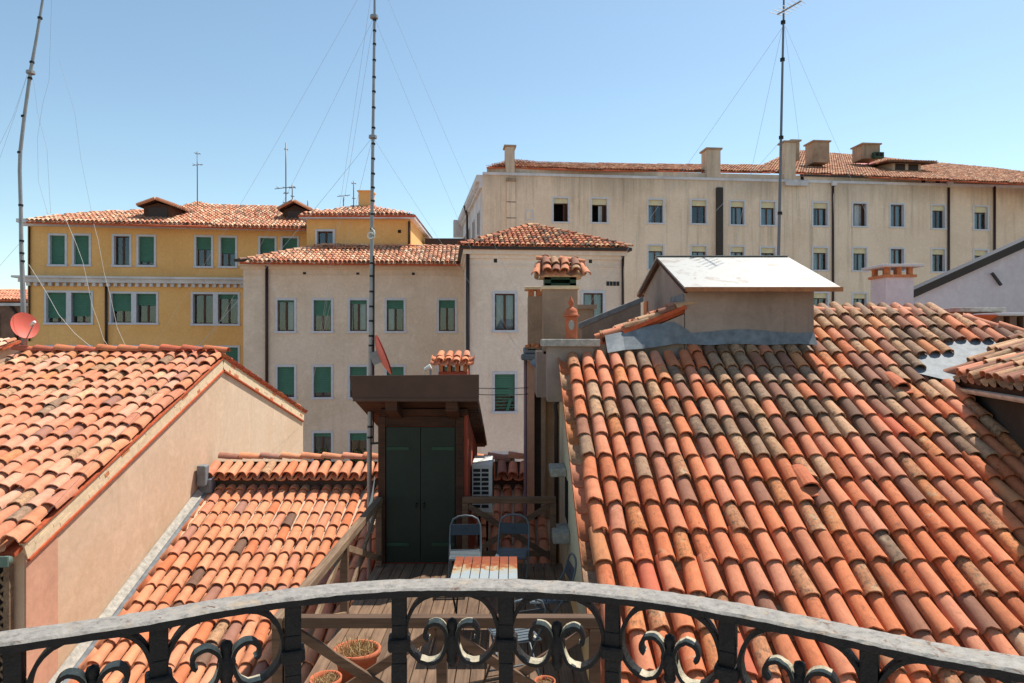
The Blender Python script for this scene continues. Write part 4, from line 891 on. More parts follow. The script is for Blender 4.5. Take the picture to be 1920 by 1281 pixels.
for ya, za in ((10.2, .78), (13.9, .95)):
    mb = MB(); mb.beam((2.60, ya, za - .03), (2.60, 12.1, 1.44), .05, .06); mb.build('barge_board', M['darkwood'], dm)
mb = MB(); mb.box(2.62, 2.66, 13.3, 13.6, .45, .78); mb.build('brick_gap', M['brick'], dm)
# skirt flashing on the slope
def sk(x, y, h): return V3((x, y, ry(y) + h))
mb = MB(); n = 12; pts = [1.42 + (4.62 - 1.42) * k / n for k in range(n + 1)]
lo = [sk(x, 10.12 + (.22 if x > 2.4 else .22 * (x - 1.42)) + .02 * math.sin(k * 1.9), .13) for k, x in enumerate(pts)]; hi = [V3((x, 10.44, min(.30, -.0 + .22 * (x - 1.0)) if x < 2.65 else .16 + .03 * math.sin(k))) for k, x in enumerate(pts)]
for k in range(n): mb.quad(lo[k], lo[k + 1], hi[k + 1], hi[k]); 
mb.build('skirt_flashing', M['flash'], dm, fix=False)
mb = MB(); mb.prism([(1.45, 10.46, -.3), (2.64, 10.46, -.3), (2.64, 10.46, .42), (1.75, 10.46, .05), (1.45, 10.46, .0)], (0, .9, 0)); mb.build('side_infill', M['cement'], dm)
# small tiled lean-to at its left
pt_ = Plane((1.42, 11.45, .02), (0, -1, 0), (1, 0, .40)); plt_ = [(0, 0), (.95, 0), (.95, 1.35), (0, 1.35)]
ln = sheet(dm, pt_, plt_, -.02, .05, 'fillet', 'lean_to_roof'); lay_tiles(ln, pt_, plt_, .2, .3, .4, .09, lambda *a: pick([PINKT, TAN, BROWN, CREAM], [2, 2, 1, 1]), 30, True, 2.2)
mb = MB(); mb.beam((1.70, 10.44, .14), (2.66, 10.44, .53), .05, .06); mb.build('verge_strip', M['fillet'], dm)
mb = MB(); n = 8
for k in range(n):
    y = 10.5 + .9 * k / n; mb.quad((2.643, y, .55), (2.643, y + .9 / n, .55), (2.643 - .0, y + .9 / n, .72 + .03 * ((k + 1) % 2)), (2.643, y, .72 + .03 * (k % 2))); mb.quad((2.643, y, .55), (2.643, y + .9 / n, .55), (2.2, y + .9 / n, .39), (2.2, y, .39))
mb.build('side_flashing', M['flash'], dm, fix=False)
# ------------------------------------------------------------------ rear house, chimneys, pot and slab at the head of the slope
rh = thing('rear_house', 'narrow shaded pinkish house behind the right slope carrying old chimneys', 'house', (1.4, 13, GROUND))
mb = MB(); mb.box(.34, 2.5, 12.35, 16, GROUND, -.12); mb.build('wall', M['chim'], rh)
mb = MB(); mb.box(.27, .40, 12.2, 12.349, GROUND, -.35); mb.build('corner_pier', M['pink'], rh)
mb = MB(); mb.box(.52, .60, 12.2, 12.349, GROUND, -.6); mb.build('corner_pier', M['chim'], rh)
mb = MB(); mb.box(.401, .519, 12.34, 12.348, GROUND, -.75); mb.build('recess', M['shadetone'], rh)  # dark panel, shade of the recess painted in
mb = MB(); mb.tube([(.24, 12.25, -.3), (.24, 12.25, -8)], .03, 8); mb.build('downpipe', M['mauvepipe'], rh, smooth=True)
mb = MB(); mb.box(.16, .75, 11.9, 12.3, -.33, -.22); mb.box(.2, .45, 12.0, 12.4, -.22, -.1); mb.build('old_gutter', M['flash'], rh, bevel=.03)
mb = MB(); mb.quad((.42, 11.6, -.32), (.62, 11.5, -.12), (.7, 12.2, .05), (.5, 12.2, -.2)); mb.quad((.3, 11.7, -.35), (.62, 11.5, -.12), (.62, 11.2, -.42), (.45, 11.2, -.5)); mb.build('crumpled_flashing', M['flash'], rh, fix=False)
mb = MB(); mb.box(.40, 1.05, 11.0, 12.36, -.9, -.16); mb.build('roof_block', M['cement'], rh)
for k in range(4):
    q = MB(); q.obox((.28 + .08 * k, 12.1, -.08 + .02 * (k % 2)), (.05, 0, .01), (0, .12, 0), (0, 0, .025)); q.build('brick', M['brick'], rh)
pz0, pz1 = at(990, 640, 12.0), at(1022, 543, 12.0); chimney(rh, pz0.x, pz1.x + .1, 12.0, 12.4, -.15, pz1.z - .12, 'chim', .05, .06, .12, 'creambrick')
q0, q1 = at(1019, 640, 11.0), at(1083, 552, 11.0)
mb = MB(); mb.box(q0.x, q1.x, 11.0, 11.5, -.2, q1.z + .08); big = mb.build('tall_chimney', M['chim'], rh)
zc = q1.z + .08; mb = MB(); mb.box(q0.x - .03, q1.x + .03, 10.97, 11.53, zc, zc + .06); mb.build('collar', M['creambrick'], big, bevel=.01)
mb = MB(); z2 = zc + .06
for (a, b, c_, d_) in ((q0.x + .02, q0.x + .12, 11.02, 11.48), (q1.x - .12, q1.x - .02, 11.02, 11.48), (q0.x + .12, q1.x - .12, 11.38, 11.46)): mb.box(a, b, c_, d_, z2, z2 + .14)
mb.box(q0.x + .02, q1.x - .02, 11.02, 11.06, z2, z2 + .04); mb.box(q0.x + .02, q1.x - .02, 11.02, 11.06, z2 + .1, z2 + .14); mb.build('vent_band', M['greenband'], big)
zc2 = z2 + .14; mb = MB(); mb.box(q0.x - .06, q1.x + .06, 10.94, 11.56, zc2, zc2 + .04); mb.build('cap_base', M['creambrick'], big)
pcap = Plane((q0.x - .1, 10.9, zc2 + .04), (1, 0, 0), (0, 1, .75)); wc = q1.x - q0.x + .2
capc = lambda *a: pick([P4(204, 134, 100, .6), TAN, BROWN], [3, 1.5, 1])
lay_tiles(big, pcap, [(.05, 0), (wc - .05, 0), (wc - .05, .3), (.05, .3)], (wc - .1) / 4, .17, .26, .075, capc, 20, True, 1.5)
lay_tiles(big, Plane((q1.x + .1, 11.6, zc2 + .04), (-1, 0, 0), (0, -1, .75)), [(.05, 0), (wc - .05, 0), (wc - .05, .3), (.05, .3)], (wc - .1) / 4, .17, .26, .075, capc, 20, True, 1.5)
ridge_row(big, (q0.x - .11, 11.24, zc2 + .28), (q1.x + .1, 11.24, zc2 + .28), .4, .07, capc)
ridge_row(big, (q0.x - .14, 10.88, zc2 + .0), (q0.x - .06, 11.2, zc2 + .22), .4, .07, capc); ridge_row(big, (q1.x + .14, 10.88, zc2 + .0), (q1.x + .06, 11.2, zc2 + .22), .4, .07, capc)
# stone slab on a plinth
mb = MB(); mb.box(.44, 1.31, 10.13, 10.62, -.075, .035); mb.build_top('stone_slab', M['greystone'], 'grey stone slab capping a dark plinth at the head of the big slope', 'slab', bevel=.015)
mb = MB(); mb.box(.53, 1.22, 10.2, 10.6, -.9, -.077); mb.build_top('plinth', M['cement'], 'dark cement plinth under the grey stone slab', 'plinth')
# terracotta flue pot
fp_ = thing('flue_pot', 'terracotta flue pot with pointed finial on the grey stone slab', 'chimney pot', (.9, 10.42, .036))
mb = MB(); mb.box(.815, .985, 10.33, 10.5, .036, .38); bd = mb.build('body', M['pot'], fp_, bevel=.012)
mb = MB(); mb.lathe([(.0, .379), (.125, .381), (.13, .40), (.105, .415), (.10, .45), (.085, .49), (.05, .515), (.028, .53), (.022, .545), (.04, .57), (.043, .60), (.026, .64), (.012, .67), (0, .70)], (.9, 10.415, 0), 14); mb.build('finial', M['pot'], fp_, smooth=True)
mb = MB(); mb.lathe([(0, 0), (.045, 0)], (0, 0, 0), 14); 
for p in mb.v: p.z, p.y = p.x * 0 + p.y * 1.7, 0
for p in mb.v: p += V3((.9, 10.327, .25))
mb.build('oval_hole', M['greystone'], bd, fix=False)
# sloping green-grey stone coping of the neighbouring parapet
mb = MB(); a = at(1086, 606, 12.3); b = at(1207, 556, 12.3); mb.prism([a, b, b + V3((0, 0, -.09)), a + V3((0, 0, -.09))], (0, .35, 0)); cp = thing('sloped_coping', 'sloping pale green stone coping between tall chimney and metal-roofed attic', 'coping', a); mb.build('coping', M['flash'], cp)
mb = MB(); mb.prism([a + V3((.05, .02, -.091)), b + V3((-.05, .02, -.091)), V3((b.x - .05, b.y + .02, -.6)), V3((a.x + .05, a.y + .02, -.6))], (0, .3, 0)); mb.build('parapet', M['cement'], cp)
mb = MB(); mb.box(1.2, 1.55, 13.0, 13.3, -.6, .62); mb.box(1.14, 1.61, 12.94, 13.36, .621, .70); mb.build_top('low_chimney', M['chim'], 'small square chimney stub between terracotta pot and sloping coping', 'chimney')
# ------------------------------------------------------------------ cross roof at the right edge
xr = thing('cross_roof_house', 'house at right edge with brown tile roof and white peeling gutter above dark shade', 'house', (8, 9, GROUND))
px_ = Plane((6.32, 9.95, -.52), (-.22, -1, 0), (1, -.1, .44)); LX = 1.65
plx = [(0, 0), (3.6, 0), (3.6, LX), (.0, LX)]
plx2 = [(0, 0), (3.6, 0), (3.6, LX), (-.75, LX)]
rfx = sheet(xr, px_, plx2, -.05, .08, 'darkwood', 'roof')
lay_tiles(rfx, px_, plx2, .21, .39, .46, .1, lambda *a: pick([TAN, PINKT, BROWN, CREAM, GREYT], [3, 2.4, 2, 1.5, 1]), 120, True, 1.6, u0=-.8)
ridge_row(rfx, px_.pt(-.85, LX + .05, .05), px_.pt(3.0, LX + .05, .05), .46, .115, lambda *a: pick([P4(226, 150, 106, .2), PINKT], [2, 1]))
mb = MB(); mb.prism([px_.pt(.0, .12, -.12), px_.pt(3.5, .12, -.12), V3((px_.pt(3.5, .12).x, px_.pt(3.5, .12).y, GROUND)), V3((px_.pt(0, .12).x, px_.pt(0, .12).y, GROUND))], (2.6, 0, 0)); mb.build('wall', M['shadetone'], xr)  # shade below the eave is put into the dark wall colour
mb = MB(); a = px_.pt(-.05, -.06, -.10); b = px_.pt(3.5, -.06, -.10)
for k in range(6):
    t0, t1 = math.pi * (1 + k / 6), math.pi * (1 + (k + 1) / 6); ex = V3((1, 0, 0))
    f_ = lambda p, t: p + V3((math.cos(t) * .075, 0, math.sin(t) * .07))
    mb.quad(f_(a, t0), f_(b, t0), f_(b, t1), f_(a, t1))
mb.build('gutter', M['greygutter'], xr, smooth=True, fix=False)
# valley flashing between the two roofs
mb = MB(); vl = [pr.px(*q) for q in [(1700, 700), (1725, 672), (1770, 648), (1850, 634), (1868, 650), (1830, 680), (1800, 716), (1790, 722)]]
mb.add([pr.pt(u, v, .035) for u, v in vl], [tuple(range(len(vl)))]); o = mb.build('valley_flashing', M['flash'], rr, fix=False); md = o.modifiers.new('thick', 'SOLIDIFY'); md.thickness = .01
# ------------------------------------------------------------------ lilac gable and small chimneys, right
lg = thing('lilac_gable_house', 'lilac grey rendered gable with dark sloping verge at right edge', 'house', (13, 16, GROUND))
a = at(1697, 560, 16); b = at(1920, 460, 16); sl_ = (b.z - a.z) / (b.x - a.x); e = V3((a.x + 8, 16, a.z + 8 * sl_))
mb = MB(); mb.prism([(a.x + .02, 16, GROUND), (e.x, 16, GROUND), e - V3((0, 0, .05)), a - V3((-.02, 0, .05))], (0, .3, 0)); mb.build('wall', M['lilac'], lg)
mb = MB(); mb.beam(a + V3((0, .13, .04)), e + V3((0, .13, .04)), .46, .17); mb.build('verge_board', M['gutter'], lg)
mb = MB(); p0 = at(1860, 512, 15.93); p1 = at(1877, 535, 15.93); mb.beam(p0, p1, .05, .05); mb.build('iron_stay', M['gutter'], lg)
c0, c1 = at(1661, 590, 15.7), at(1713, 515, 15.7); ch = chimney(lg, c0.x, c1.x, 15.7, 16.35, GROUND, c1.z, 'lilac', .06, .16, .17, 'stone')
mb = MB(); mb.box(c0.x - .05, c1.x + .05, 15.65, 16.4, c1.z - .06, c1.z - .002); mb.build('brick_course', M['brick'], ch)
c0, c1 = at(1797, 600, 12.6), at(1878, 577, 12.6); mb = MB(); mb.box(c0.x, c1.x, 12.6, 13.2, -3, c1.z - .08); sc_ = thing('slab_chimney', 'low wide brick chimney with stone slab behind the tiled hip', 'chimney', ((c0.x + c1.x) / 2, 12.9, -3)); mb.build('stack', M['brickwall'], sc_)
mb = MB(); mb.box(c0.x - .05, c1.x + .03, 12.52, 13.25, c1.z - .079, c1.z); mb.build('slab', M['greystone'], sc_, bevel=.01)
c0, c1 = at(1868, 622, 12.0), at(1960, 587, 12.0); sc_ = thing('vented_chimney', 'low chimney with dark vents under a thin curved slab at right edge', 'chimney', ((c0.x + c1.x) / 2, 12.3, -3)); mb = MB(); mb.box(c0.x, c1.x, 12, 12.6, -3, c1.z - .27); mb.build('stack', M['brickwall'], sc_)
for k in range(4):
    m_ = MB(); x = c0.x + .02 + (c1.x - c0.x - .16) * k / 3; m_.box(x, x + .12, 12.02, 12.58, c1.z - .269, c1.z - .051); m_.build('pier', M['brickwall'], sc_)
m_ = MB(); m_.box(c0.x + .03, c1.x - .03, 12.25, 12.35, c1.z - .268, c1.z - .052); m_.build('vent_back', M['dark'], sc_)
m_ = MB(); m_.box(c0.x - .08, c1.x + .08, 11.9, 12.7, c1.z - .05, c1.z); m_.build('slab', M['stone'], sc_, bevel=.012)
# ------------------------------------------------------------------ little tiled chimney behind the hut
c0, c1 = at(822, 705, 13.6), at(876, 697, 13.6); lc = thing('tiled_chimney', 'little brick chimney with four-tile cap peeking over the hut canopy', 'chimney', ((c0.x + c1.x) / 2, 13.8, -2.5))
mb = MB(); mb.box(c0.x, c1.x, 13.6, 14.05, -3.0, c1.z); mb.build('stack', M['redplaster'], lc)
for k in range(4):
    m_ = MB(); x = c0.x + .01 + (c1.x - c0.x - .09) * k / 3; m_.box(x, x + .075, 13.62, 14.03, c1.z, c1.z + .13); m_.build('brick', M['brick'], lc)
mb = MB(); mb.box(c0.x - .03, c1.x + .03, 13.57, 14.08, c1.z + .13, c1.z + .16); mb.build('cap_slab', M['brick'], lc)
pc = Plane((c0.x - .06, 13.5, c1.z + .16), (1, 0, 0), (0, 1, .55)); wc = c1.x - c0.x + .12
lay_tiles(lc, pc, [(0, 0), (wc, 0), (wc, .3), (0, .3)], wc / 4, .16, .26, .078, lambda *a: pick([P4(220, 142, 104, .3), PINKT], [2, 1]), 16, True, .8)
# lamp beside it
q = at(805, 693, 12.9); lp = thing('flood_lamp', 'small white outdoor lamp on a stub post above the hut canopy', 'lamp', (q.x, 12.9, zy(12.9)))
mb = MB(); mb.tube([(q.x + .02, 12.9, zy(12.9)), (q.x + .02, 12.9, q.z)], .025, 8); mb.build('post', M['mast'], lp)
mb = MB(); mb.tube([(q.x - .09, 12.88, q.z), (q.x + .03, 12.88, q.z + .06)], [.03, .05], 8); mb.build('lamp_head', M['white'], lp)
# ------------------------------------------------------------------ masts, antennas, dishes, wires
def wire_pts(a, b, sag=0.0, n=10):
    a = V3(a); b = V3(b); return [a + (b - a) * (k / n) - V3((0, 0, sag * 4 * (k / n) * (1 - k / n))) for k in range(n + 1)]
def dish(parent, c, nrm, rad, mat, arm=True, depth=.12):
    nrm = V3(nrm).normalized(); x = nrm.cross(V3((0, 0, 1))).normalized(); y = x.cross(nrm); m_ = MB(); n = 24; rings = 5
    for side, off in ((0, 0), (1, -.02)):
        b = len(m_.v)
        for i in range(rings + 1):
            r = rad * i / rings
            for k in range(n):
                a = 2 * math.pi * k / n; m_.v.append(V3(c) + x * r * .92 * math.cos(a) + y * r * math.sin(a) + nrm * (depth * (r / rad) ** 2 + off))
        for i in range(rings):
            for k in range(n):
                f = [b + i * n + k, b + i * n + (k + 1) % n, b + (i + 1) * n + (k + 1) % n, b + (i + 1) * n + k]; m_.f.append(f if side == 0 else f[::-1]); m_.m.append(0); m_.c.append(None)
    o = m_.build('reflector', M[mat], parent, smooth=True, fix=False)
    if arm:
        foot = V3(c) - y * rad * .95 + nrm * depth; tip = V3(c) - y * rad * .35 + nrm * rad * 1.35
        q = MB(); q.tube([foot, tip], .013, 6); q.build('feed_arm', M['mast'], parent); q = MB(); q.tube([tip - nrm * .1 + y * .02, tip + nrm * .06 + y * .03], .032, 8); q.build('feed_horn', M['white'], parent, smooth=True)
    q = MB(); q.obox(V3(c) - nrm * .07, nrm * .06, x * .06, y * .09); q.build('back_bracket', M['mast'], parent)
D1 = 9.95
m1 = thing('tall_mast', 'tall grey tubular mast with black clamps beside the stair hut', 'mast', (at(692, 940, D1).x, D1, zy(D1)))
pts = [(703.5, -90), (702.5, 20), (701, 130), (699.5, 240), (698, 350), (697, 480), (695.5, 640), (693, 830)]
P = [at(x, y, D1) for x, y in pts] + [V3((at(692, 940, D1).x, D1, zy(D1)))]
mb = MB(); mb.tube(P, [.016, .018, .02, .022, .025, .029, .033, .034, .034], 10); mb.build('tube', M['mast'], m1, smooth=True)
for y in (38, 58, 83, 113, 145, 172, 202, 240, 270, 298, 326, 352, 377, 402, 430, 494, 518, 547, 575, 602, 630, 648, 800, 820):
    x = 703 - 8 * (y / 700); c = at(x, y, D1); q = MB(); q.lathe([(.02 + .02 * y / 700, -.014), (.025 + .014 * y / 700, -.012), (.025 + .014 * y / 700, .012), (.02 + .02 * y / 700, .014)], c, 8); q.build('clamp', M['clamp'], m1)
for y in (32, 257):
    c = at(701.5 if y < 100 else 699, y, D1); q = MB(); q.lathe([(.03, -.03), (.06, -.02), (.06, .02), (.03, .03)], c, 8); q.build('guy_collar', M['mast'], m1)
q = MB(); c = at(697, 447, D1); q.tube([c + V3((.05 * math.cos(t), -.05, .06 * math.sin(t) + .01 * t)) for t in [k * .7 for k in range(12)]], .012, 5); q.build('coiled_cable', M['whitewire'], m1, smooth=True)
q = MB(); q.beam(at(694, 832, D1), (-1.86, 9.85, at(694, 832, D1).z + .03), .03, .03); q.build('wall_bracket', M['clamp'], m1)
q = MB(); q.tube([at(696, 480, D1) + V3((.045, -.02, 0)), at(695, 640, D1) + V3((.05, -.02, 0)), at(693, 830, D1) + V3((.055, -.02, 0))], .012, 5); q.build('cable', M['clamp'], m1)
tops = {0: at(703, -60, D1), 1: at(701.5, 32, D1), 2: at(699, 257, D1)}
anch = [(0, at(285, 654, 14.2)), (1, at(383, 655, 14.2)), (0, at(578, 768, 19.4)), (1, at(572, 800, 19.3)), (1, at(985, 690, 12.25)), (0, at(1012, 640, 12.1)), (2, at(985, 668, 12.25)), (2, at(66, 985, 8.7)), (2, at(560, 786, 18.6))]
for k, b in anch:
    q = MB(); q.tube(wire_pts(tops[k], b, .12), .0022, 4); q.build('guy_wire', M['wire'], m1)
d1 = thing('pink_dish', 'pink satellite dish seen edge-on, clamped to the tall mast above the canopy', 'satellite dish', at(715, 668, D1))
dish(d1, at(712, 668, D1), (.93, .28, .38), .31, 'pinkdish', False, .07)
q = MB(); q.beam(at(697, 668, D1), at(711, 672, D1), .05, .05); q.box(at(699, 660, D1).x, at(708, 660, D1).x, D1 - .07, D1 - .05, at(699, 678, D1).z, at(699, 660, D1).z); q.build('mount', M['mast'], d1)
# left, bent mast
D2 = 14.25
m2 = thing('bent_mast', 'thin bent mast leaning right at the far left above the old tiles', 'mast', at(47, 668, D2))
P = [at(x, y, D2) for x, y in [(86, -60), (80, 0), (69, 68), (58, 130), (46, 215), (38, 285), (37, 320), (39, 390), (40, 470), (42, 520), (44, 580), (47, 680)]]
mb = MB(); mb.tube(P, [.02, .024, .027, .033, .033, .036, .036, .036, .04, .045, .05, .052], 8); mb.build('tube', M['mast'], m2, smooth=True)
for x, y in ((75, 34), (60, 117), (56, 147), (44, 218), (37, 286), (39, 385), (40.5, 452), (41, 475), (42, 490), (43, 557)):
    q = MB(); q.lathe([(.03, -.02), (.046, -.02), (.046, .02), (.03, .02)], at(x, y, D2), 8); q.build('clamp', M['clamp'], m2)
q = MB(); q.lathe([(.03, -.05), (.085, -.03), (.085, .03), (.03, .05)], at(57.5, 136, D2), 8); q.build('guy_collar', M['mast'], m2)
for pts in ([(97, -10), (92, 150), (80, 195), (70, 260), (72, 340), (90, 403)], [(63, 150), (70, 210), (88, 280), (95, 400)], [(110, 110), (140, 210), (152, 300), (172, 400)], [(52, 138), (30, 210), (0, 296)], [(54, 132), (24, 220), (0, 270)], [(38, 455), (0, 498)],
            [(86, 398), (125, 415), (142, 455), (155, 490), (164, 530), (172, 570), (186, 610), (194, 636), (207, 655)], [(176, 420), (184, 450), (195, 510), (208, 560), (220, 615), (238, 655)], [(54, 496), (85, 545), (110, 590), (140, 625), (170, 650)]):
    q = MB(); P = [at(x, y, D2 - .02) for x, y in pts]; q.tube(P, 0.003 if pts[0][1] < 200 or pts[0][0] < 50 else .0045, 4); q.build('loose_cable', M['wire'] if pts[0][1] < 200 or pts[0][0] < 50 else M['whitewire'], m2)
d2 = thing('salmon_dish', 'round salmon red satellite dish with white feed horn on the left mast', 'satellite dish', at(57, 612, D2))
dish(d2, at(55, 612, D2) + V3((0, -.16, 0)), (.80, -.48, .32), .285, 'dish', True, .05)
q = MB(); q.beam(at(46, 625, D2), at(54, 622, D2) + V3((0, -.1, 0)), .05, .05); q.build('mount', M['mast'], d2)
# right mast with yagi aerial
D3 = 14.3
m3 = thing('aerial_mast', 'dark slim mast with comb aerial at its top, behind the metal-roofed attic', 'mast', V3((at(1459, 560, D3).x, D3, -.9)))
mb = MB(); mb.tube([at(1470.5, -40, D3), at(1469, 40, D3), at(1466, 180, D3), at(1463, 330, D3), at(1460, 470, D3), at(1459, 560, D3), V3((at(1459, 560, D3).x, D3, -.9))], [.018, .022, .026, .03, .034, .034, .034], 8); mb.build('tube', M['ant'], m3, smooth=True)
bA, bB = at(1458, 27, D3), at(1502, 2, D3 - .8); q = MB(); q.tube([bA, bB], .016, 6); bm_ = q.build('aerial_boom', M['mast'], m3)
for k in range(7):
    c = bA + (bB - bA) * (k / 6); q = MB(); dx = V3((.25 - .012 * k, .22, .06)); q.tube([c - dx, c + dx], .008, 4); q.build('aerial_rod', M['white'], bm_)
for a, b in (((1468, 50), (1293, 303)), ((1467, 52), (1418, 308)), ((1471, 50), (1512, 280)), ((1472, 48), (1592, 290)), ((1463, 265), (1415, 320))):
    q = MB(); A_ = at(*a, D3); Bv = at(*b, D3); E_ = A_ + (Bv - A_) * 2.2; E_ = V3((E_.x, D3 + .6, E_.z)); q.tube(wire_pts(A_, E_, .03), .003, 4); q.build('guy_wire', M['wire'], m3)
for y in (42, 112, 258, 400):
    q = MB(); q.lathe([(.02, -.03), (.05, -.03), (.05, .03), (.02, .03)], at(1469 - 8 * y / 480, y, D3), 8); q.build('clamp', M['clamp'], m3)
# small aerials on the ochre roof
antenna(370, 284, 384, 42, 'lone thin aerial on the ochre palazzo roof ridge', [(288, 4, 1, 2), (309, 9, 1, 2)], r=.03)
antenna(536, 268, 392, 41, 'tallest aerial with comb and small dish by the second ochre dormer', [(352, 16, 1.3, 3), (362, 5, 1, 1), (280, 3, 1, 1), (380, 5, 1, 2)], r=.035)
antenna(548, 346, 385, 41, 'short aerial just right of the tallest one on the ochre roof', [(352, 6, 1, 2), (368, 3, 1, 1)], r=.03)
antenna(577, 376, 394, 41, 'tiny stub aerial between the ochre dormer and wing', [], r=.03)
antenna(644, 366, 395, 39.5, 'short aerial with crossbar left of the yellow chimney', [(367, 12, 1, 2)], r=.03)
antenna(663, 339, 394, 39.5, 'slim aerial standing directly left of the yellow chimney', [(344, 4, 1, 2), (372, 3, 1, 1)], r=.03)
# washing lines
for y, nm in ((728, 'upper'), (740, 'lower')):
    a = V3((-.46, 9.6, at(905, y, 9.6).z)); b = at(990, y - 1, 12.2); mb = MB(); mb.tube(wire_pts(a, b, .01), .006, 4); mb.build_top('washing_line', M['clamp'], f'{nm} of two dark lines strung from the hut canopy to the shaded wall', 'line', 'lines strung from the canopy')
# ------------------------------------------------------------------ terrace furniture
def chair(loc, rz, label, back=True):
    t = thing('folding_chair', label, 'chair', loc, 'folding metal chairs on the terrace'); R = Matrix.Rotation(rz, 3, 'Z'); L = V3(loc)
    def put(mb, name, mat, smooth=False, parent=t):
        mb.v = [L + R @ p for p in mb.v]; return mb.build(name, M[mat], parent, smooth)
    q = MB(); q.tube([(-.2, -.2, .01), (-.2, .12, .45), (-.2, .22, .62), (-.195, .255, .74), (-.16, .275, .82), (-.09, .285, .855), (0, .287, .865), (.09, .285, .855), (.16, .275, .82), (.195, .255, .74), (.2, .22, .62), (.2, .12, .45), (.2, -.2, .01)], .012, 8); put(q, 'back_frame', 'chairmetal', True)
    q = MB(); q.tube([(-.175, .28, .01), (-.175, -.19, .44)], .011, 8); put(q, 'leg', 'chairmetal', True); q = MB(); q.tube([(.175, .28, .01), (.175, -.19, .44)], .011, 8); put(q, 'leg', 'chairmetal', True)
    q = MB(); q.tube([(-.175, .26, .03), (.175, .26, .03)], .009, 6); q.tube([(-.2, -.17, .05), (.2, -.17, .05)], .009, 6); put(q, 'stretcher', 'chairmetal', True)
    q = MB(); q.obox((0, .247, .69), (.19, 0, 0), (0, .004, 0), (0, .02, .065)); bk = put(q, 'backrest', 'chairpanel')
    q = MB()
    for a, b in ((0, .02), (0, -.02), (.02, 0), (-.02, 0)): q.obox((a, .2418 + .3 * b * .3, .69 + b), (.007, 0, 0), (0, .0015, .0), (0, .002, .007))
    put(q, 'punched_motif', 'grille', False, bk)
    for k in range(7):
        q = MB(); y = -.2 + k * .056; q.box(-.185, .185, y, y + .042, .44 - .006 * (k > 4), .452); put(q, 'seat_slat', 'chairmetal')
    q = MB(); q.tube([(-.19, -.21, .437), (.19, -.21, .437), (.19, .19, .437), (-.19, .19, .437), (-.19, -.21, .437)], .01, 6); put(q, 'seat_frame', 'chairmetal', True)
    return t
chair((-.60, 8.72, DK), .05, 'folding metal chair behind the table nearer the green door')
chair((.0, 8.78, DK), -.12, 'folding metal chair behind the table nearer the right house wall')
chair((.38, 7.3, DK), -1.45, 'folding metal chair in shade right of the rusty table')
chair((.02, 6.35, DK), 3.5, 'folding metal chair with sunlit seat at the near side of the table')
tb = thing('folding_table', 'slatted folding table with rusted pale paint on the terrace', 'table', (-.29, 7.3, DK))
for k in range(7):
    q = MB(); w_ = .70 / 7; x = -.64 + k * w_; q.box(x + .004, x + w_ - .004, 6.85, 7.75, DK + .70, DK + .72); q.build('slat', M['rusttable'], tb, bevel=.003)
q = MB(); q.box(-.62, .04, 6.88, 6.91, DK + .665, DK + .699); q.box(-.62, .04, 7.69, 7.72, DK + .665, DK + .699); q.build('apron', M['chairmetal'], tb)
for x in (-.6, .02):
    for a, b in (((6.9), (7.7)), ((7.7), (6.9))):
        q = MB(); q.beam((x + (.012 if a < b else -.012), a, DK + .012), (x + (.012 if a < b else -.012), b, DK + .67), .014, .03); q.build('leg', M['iron'], tb)
def pot(c, r, h, label, sx=1.0, stems=60, sh=.16):
    t = thing('flower_pot', label, 'flower pot', c, 'terracotta pots on the terrace'); q = MB()
    q.lathe([(0, 0), (r * .7, 0), (r * .86, h * .78), (r * .98, h * .82), (r, h), (r * .88, h), (r * .84, h * .84), (r * .8, h * .8)], c, 24, 0, sx, 1); q.build('pot', M['pot'], t, smooth=True)
    q = MB(); q.lathe([(0, h * .86), (r * .5, h * .85), (r * .86, h * .8)], c, 20, 0, sx, 1); q.build('soil', M['drypot'], t, smooth=True)
    q = MB()
    for k in range(stems):
        a = random.random() * 6.28; rr_ = r * .75 * math.sqrt(random.random()); b = V3(c) + V3((rr_ * sx * math.cos(a), rr_ * math.sin(a), h * .8)); d = V3((random.gauss(0, .5), random.gauss(0, .5), 1)).normalized() * sh * random.uniform(.3, 1)
        q.tube([b, b + d * .6 + V3((random.gauss(0, .015), random.gauss(0, .015), 0)), b + d], .0022, 3, 0, False)
    o = q.build('dry_stems', M['straw'], t, fix=False); o['kind'] = 'stuff'
pot((-1.45, 6.38, DK + .001), .2, .29, 'large oval terracotta pot of dry stalks by the left terrace railing', 1.12, 260, .16)
pot((-1.62, 5.93, DK + .001), .14, .24, 'medium terracotta pot of straw in the near left terrace corner', 1, 120, .08)
pot((.29, 6.02, DK + .001), .095, .17, 'small terracotta pot by the near right terrace railing', 1, 30, .06)
# ------------------------------------------------------------------ own balcony and its iron railing
ZR = -.32
base = [(-1.05, .50), (-.75, .655), (-.60, .72), (-.441, .787), (-.327, .850), (-.188, .896), (-.05, .905), (.0998, .888), (.235, .838), (.347, .772), (.43, .718), (.523, .672), (.66, .612), (.95, .47)]
def crv(i, t):
    p = [V3((*base[max(0, min(len(base) - 1, i + k))], 0)) for k in (-1, 0, 1, 2)]
    return .5 * ((2 * p[1]) + (p[2] - p[0]) * t + (2 * p[0] - 5 * p[1] + 4 * p[2] - p[3]) * t * t + (3 * p[1] - p[0] - 3 * p[2] + p[3]) * t ** 3)
cur = []
for i in range(len(base) - 1):
    for k in range(14): cur.append(crv(i, k / 14))
cur.append(crv(len(base) - 2, 1))
for _ in range(6): cur = [cur[0]] + [(cur[i - 1] + cur[i] * 2 + cur[i + 1]) / 4 for i in range(1, len(cur) - 1)] + [cur[-1]]
bal = thing('balcony_railing', 'curved black wrought iron balcony railing with scrolls and worn flat handrail', 'railing', (0, .9, -1.35))
mb = MB(); ring = []
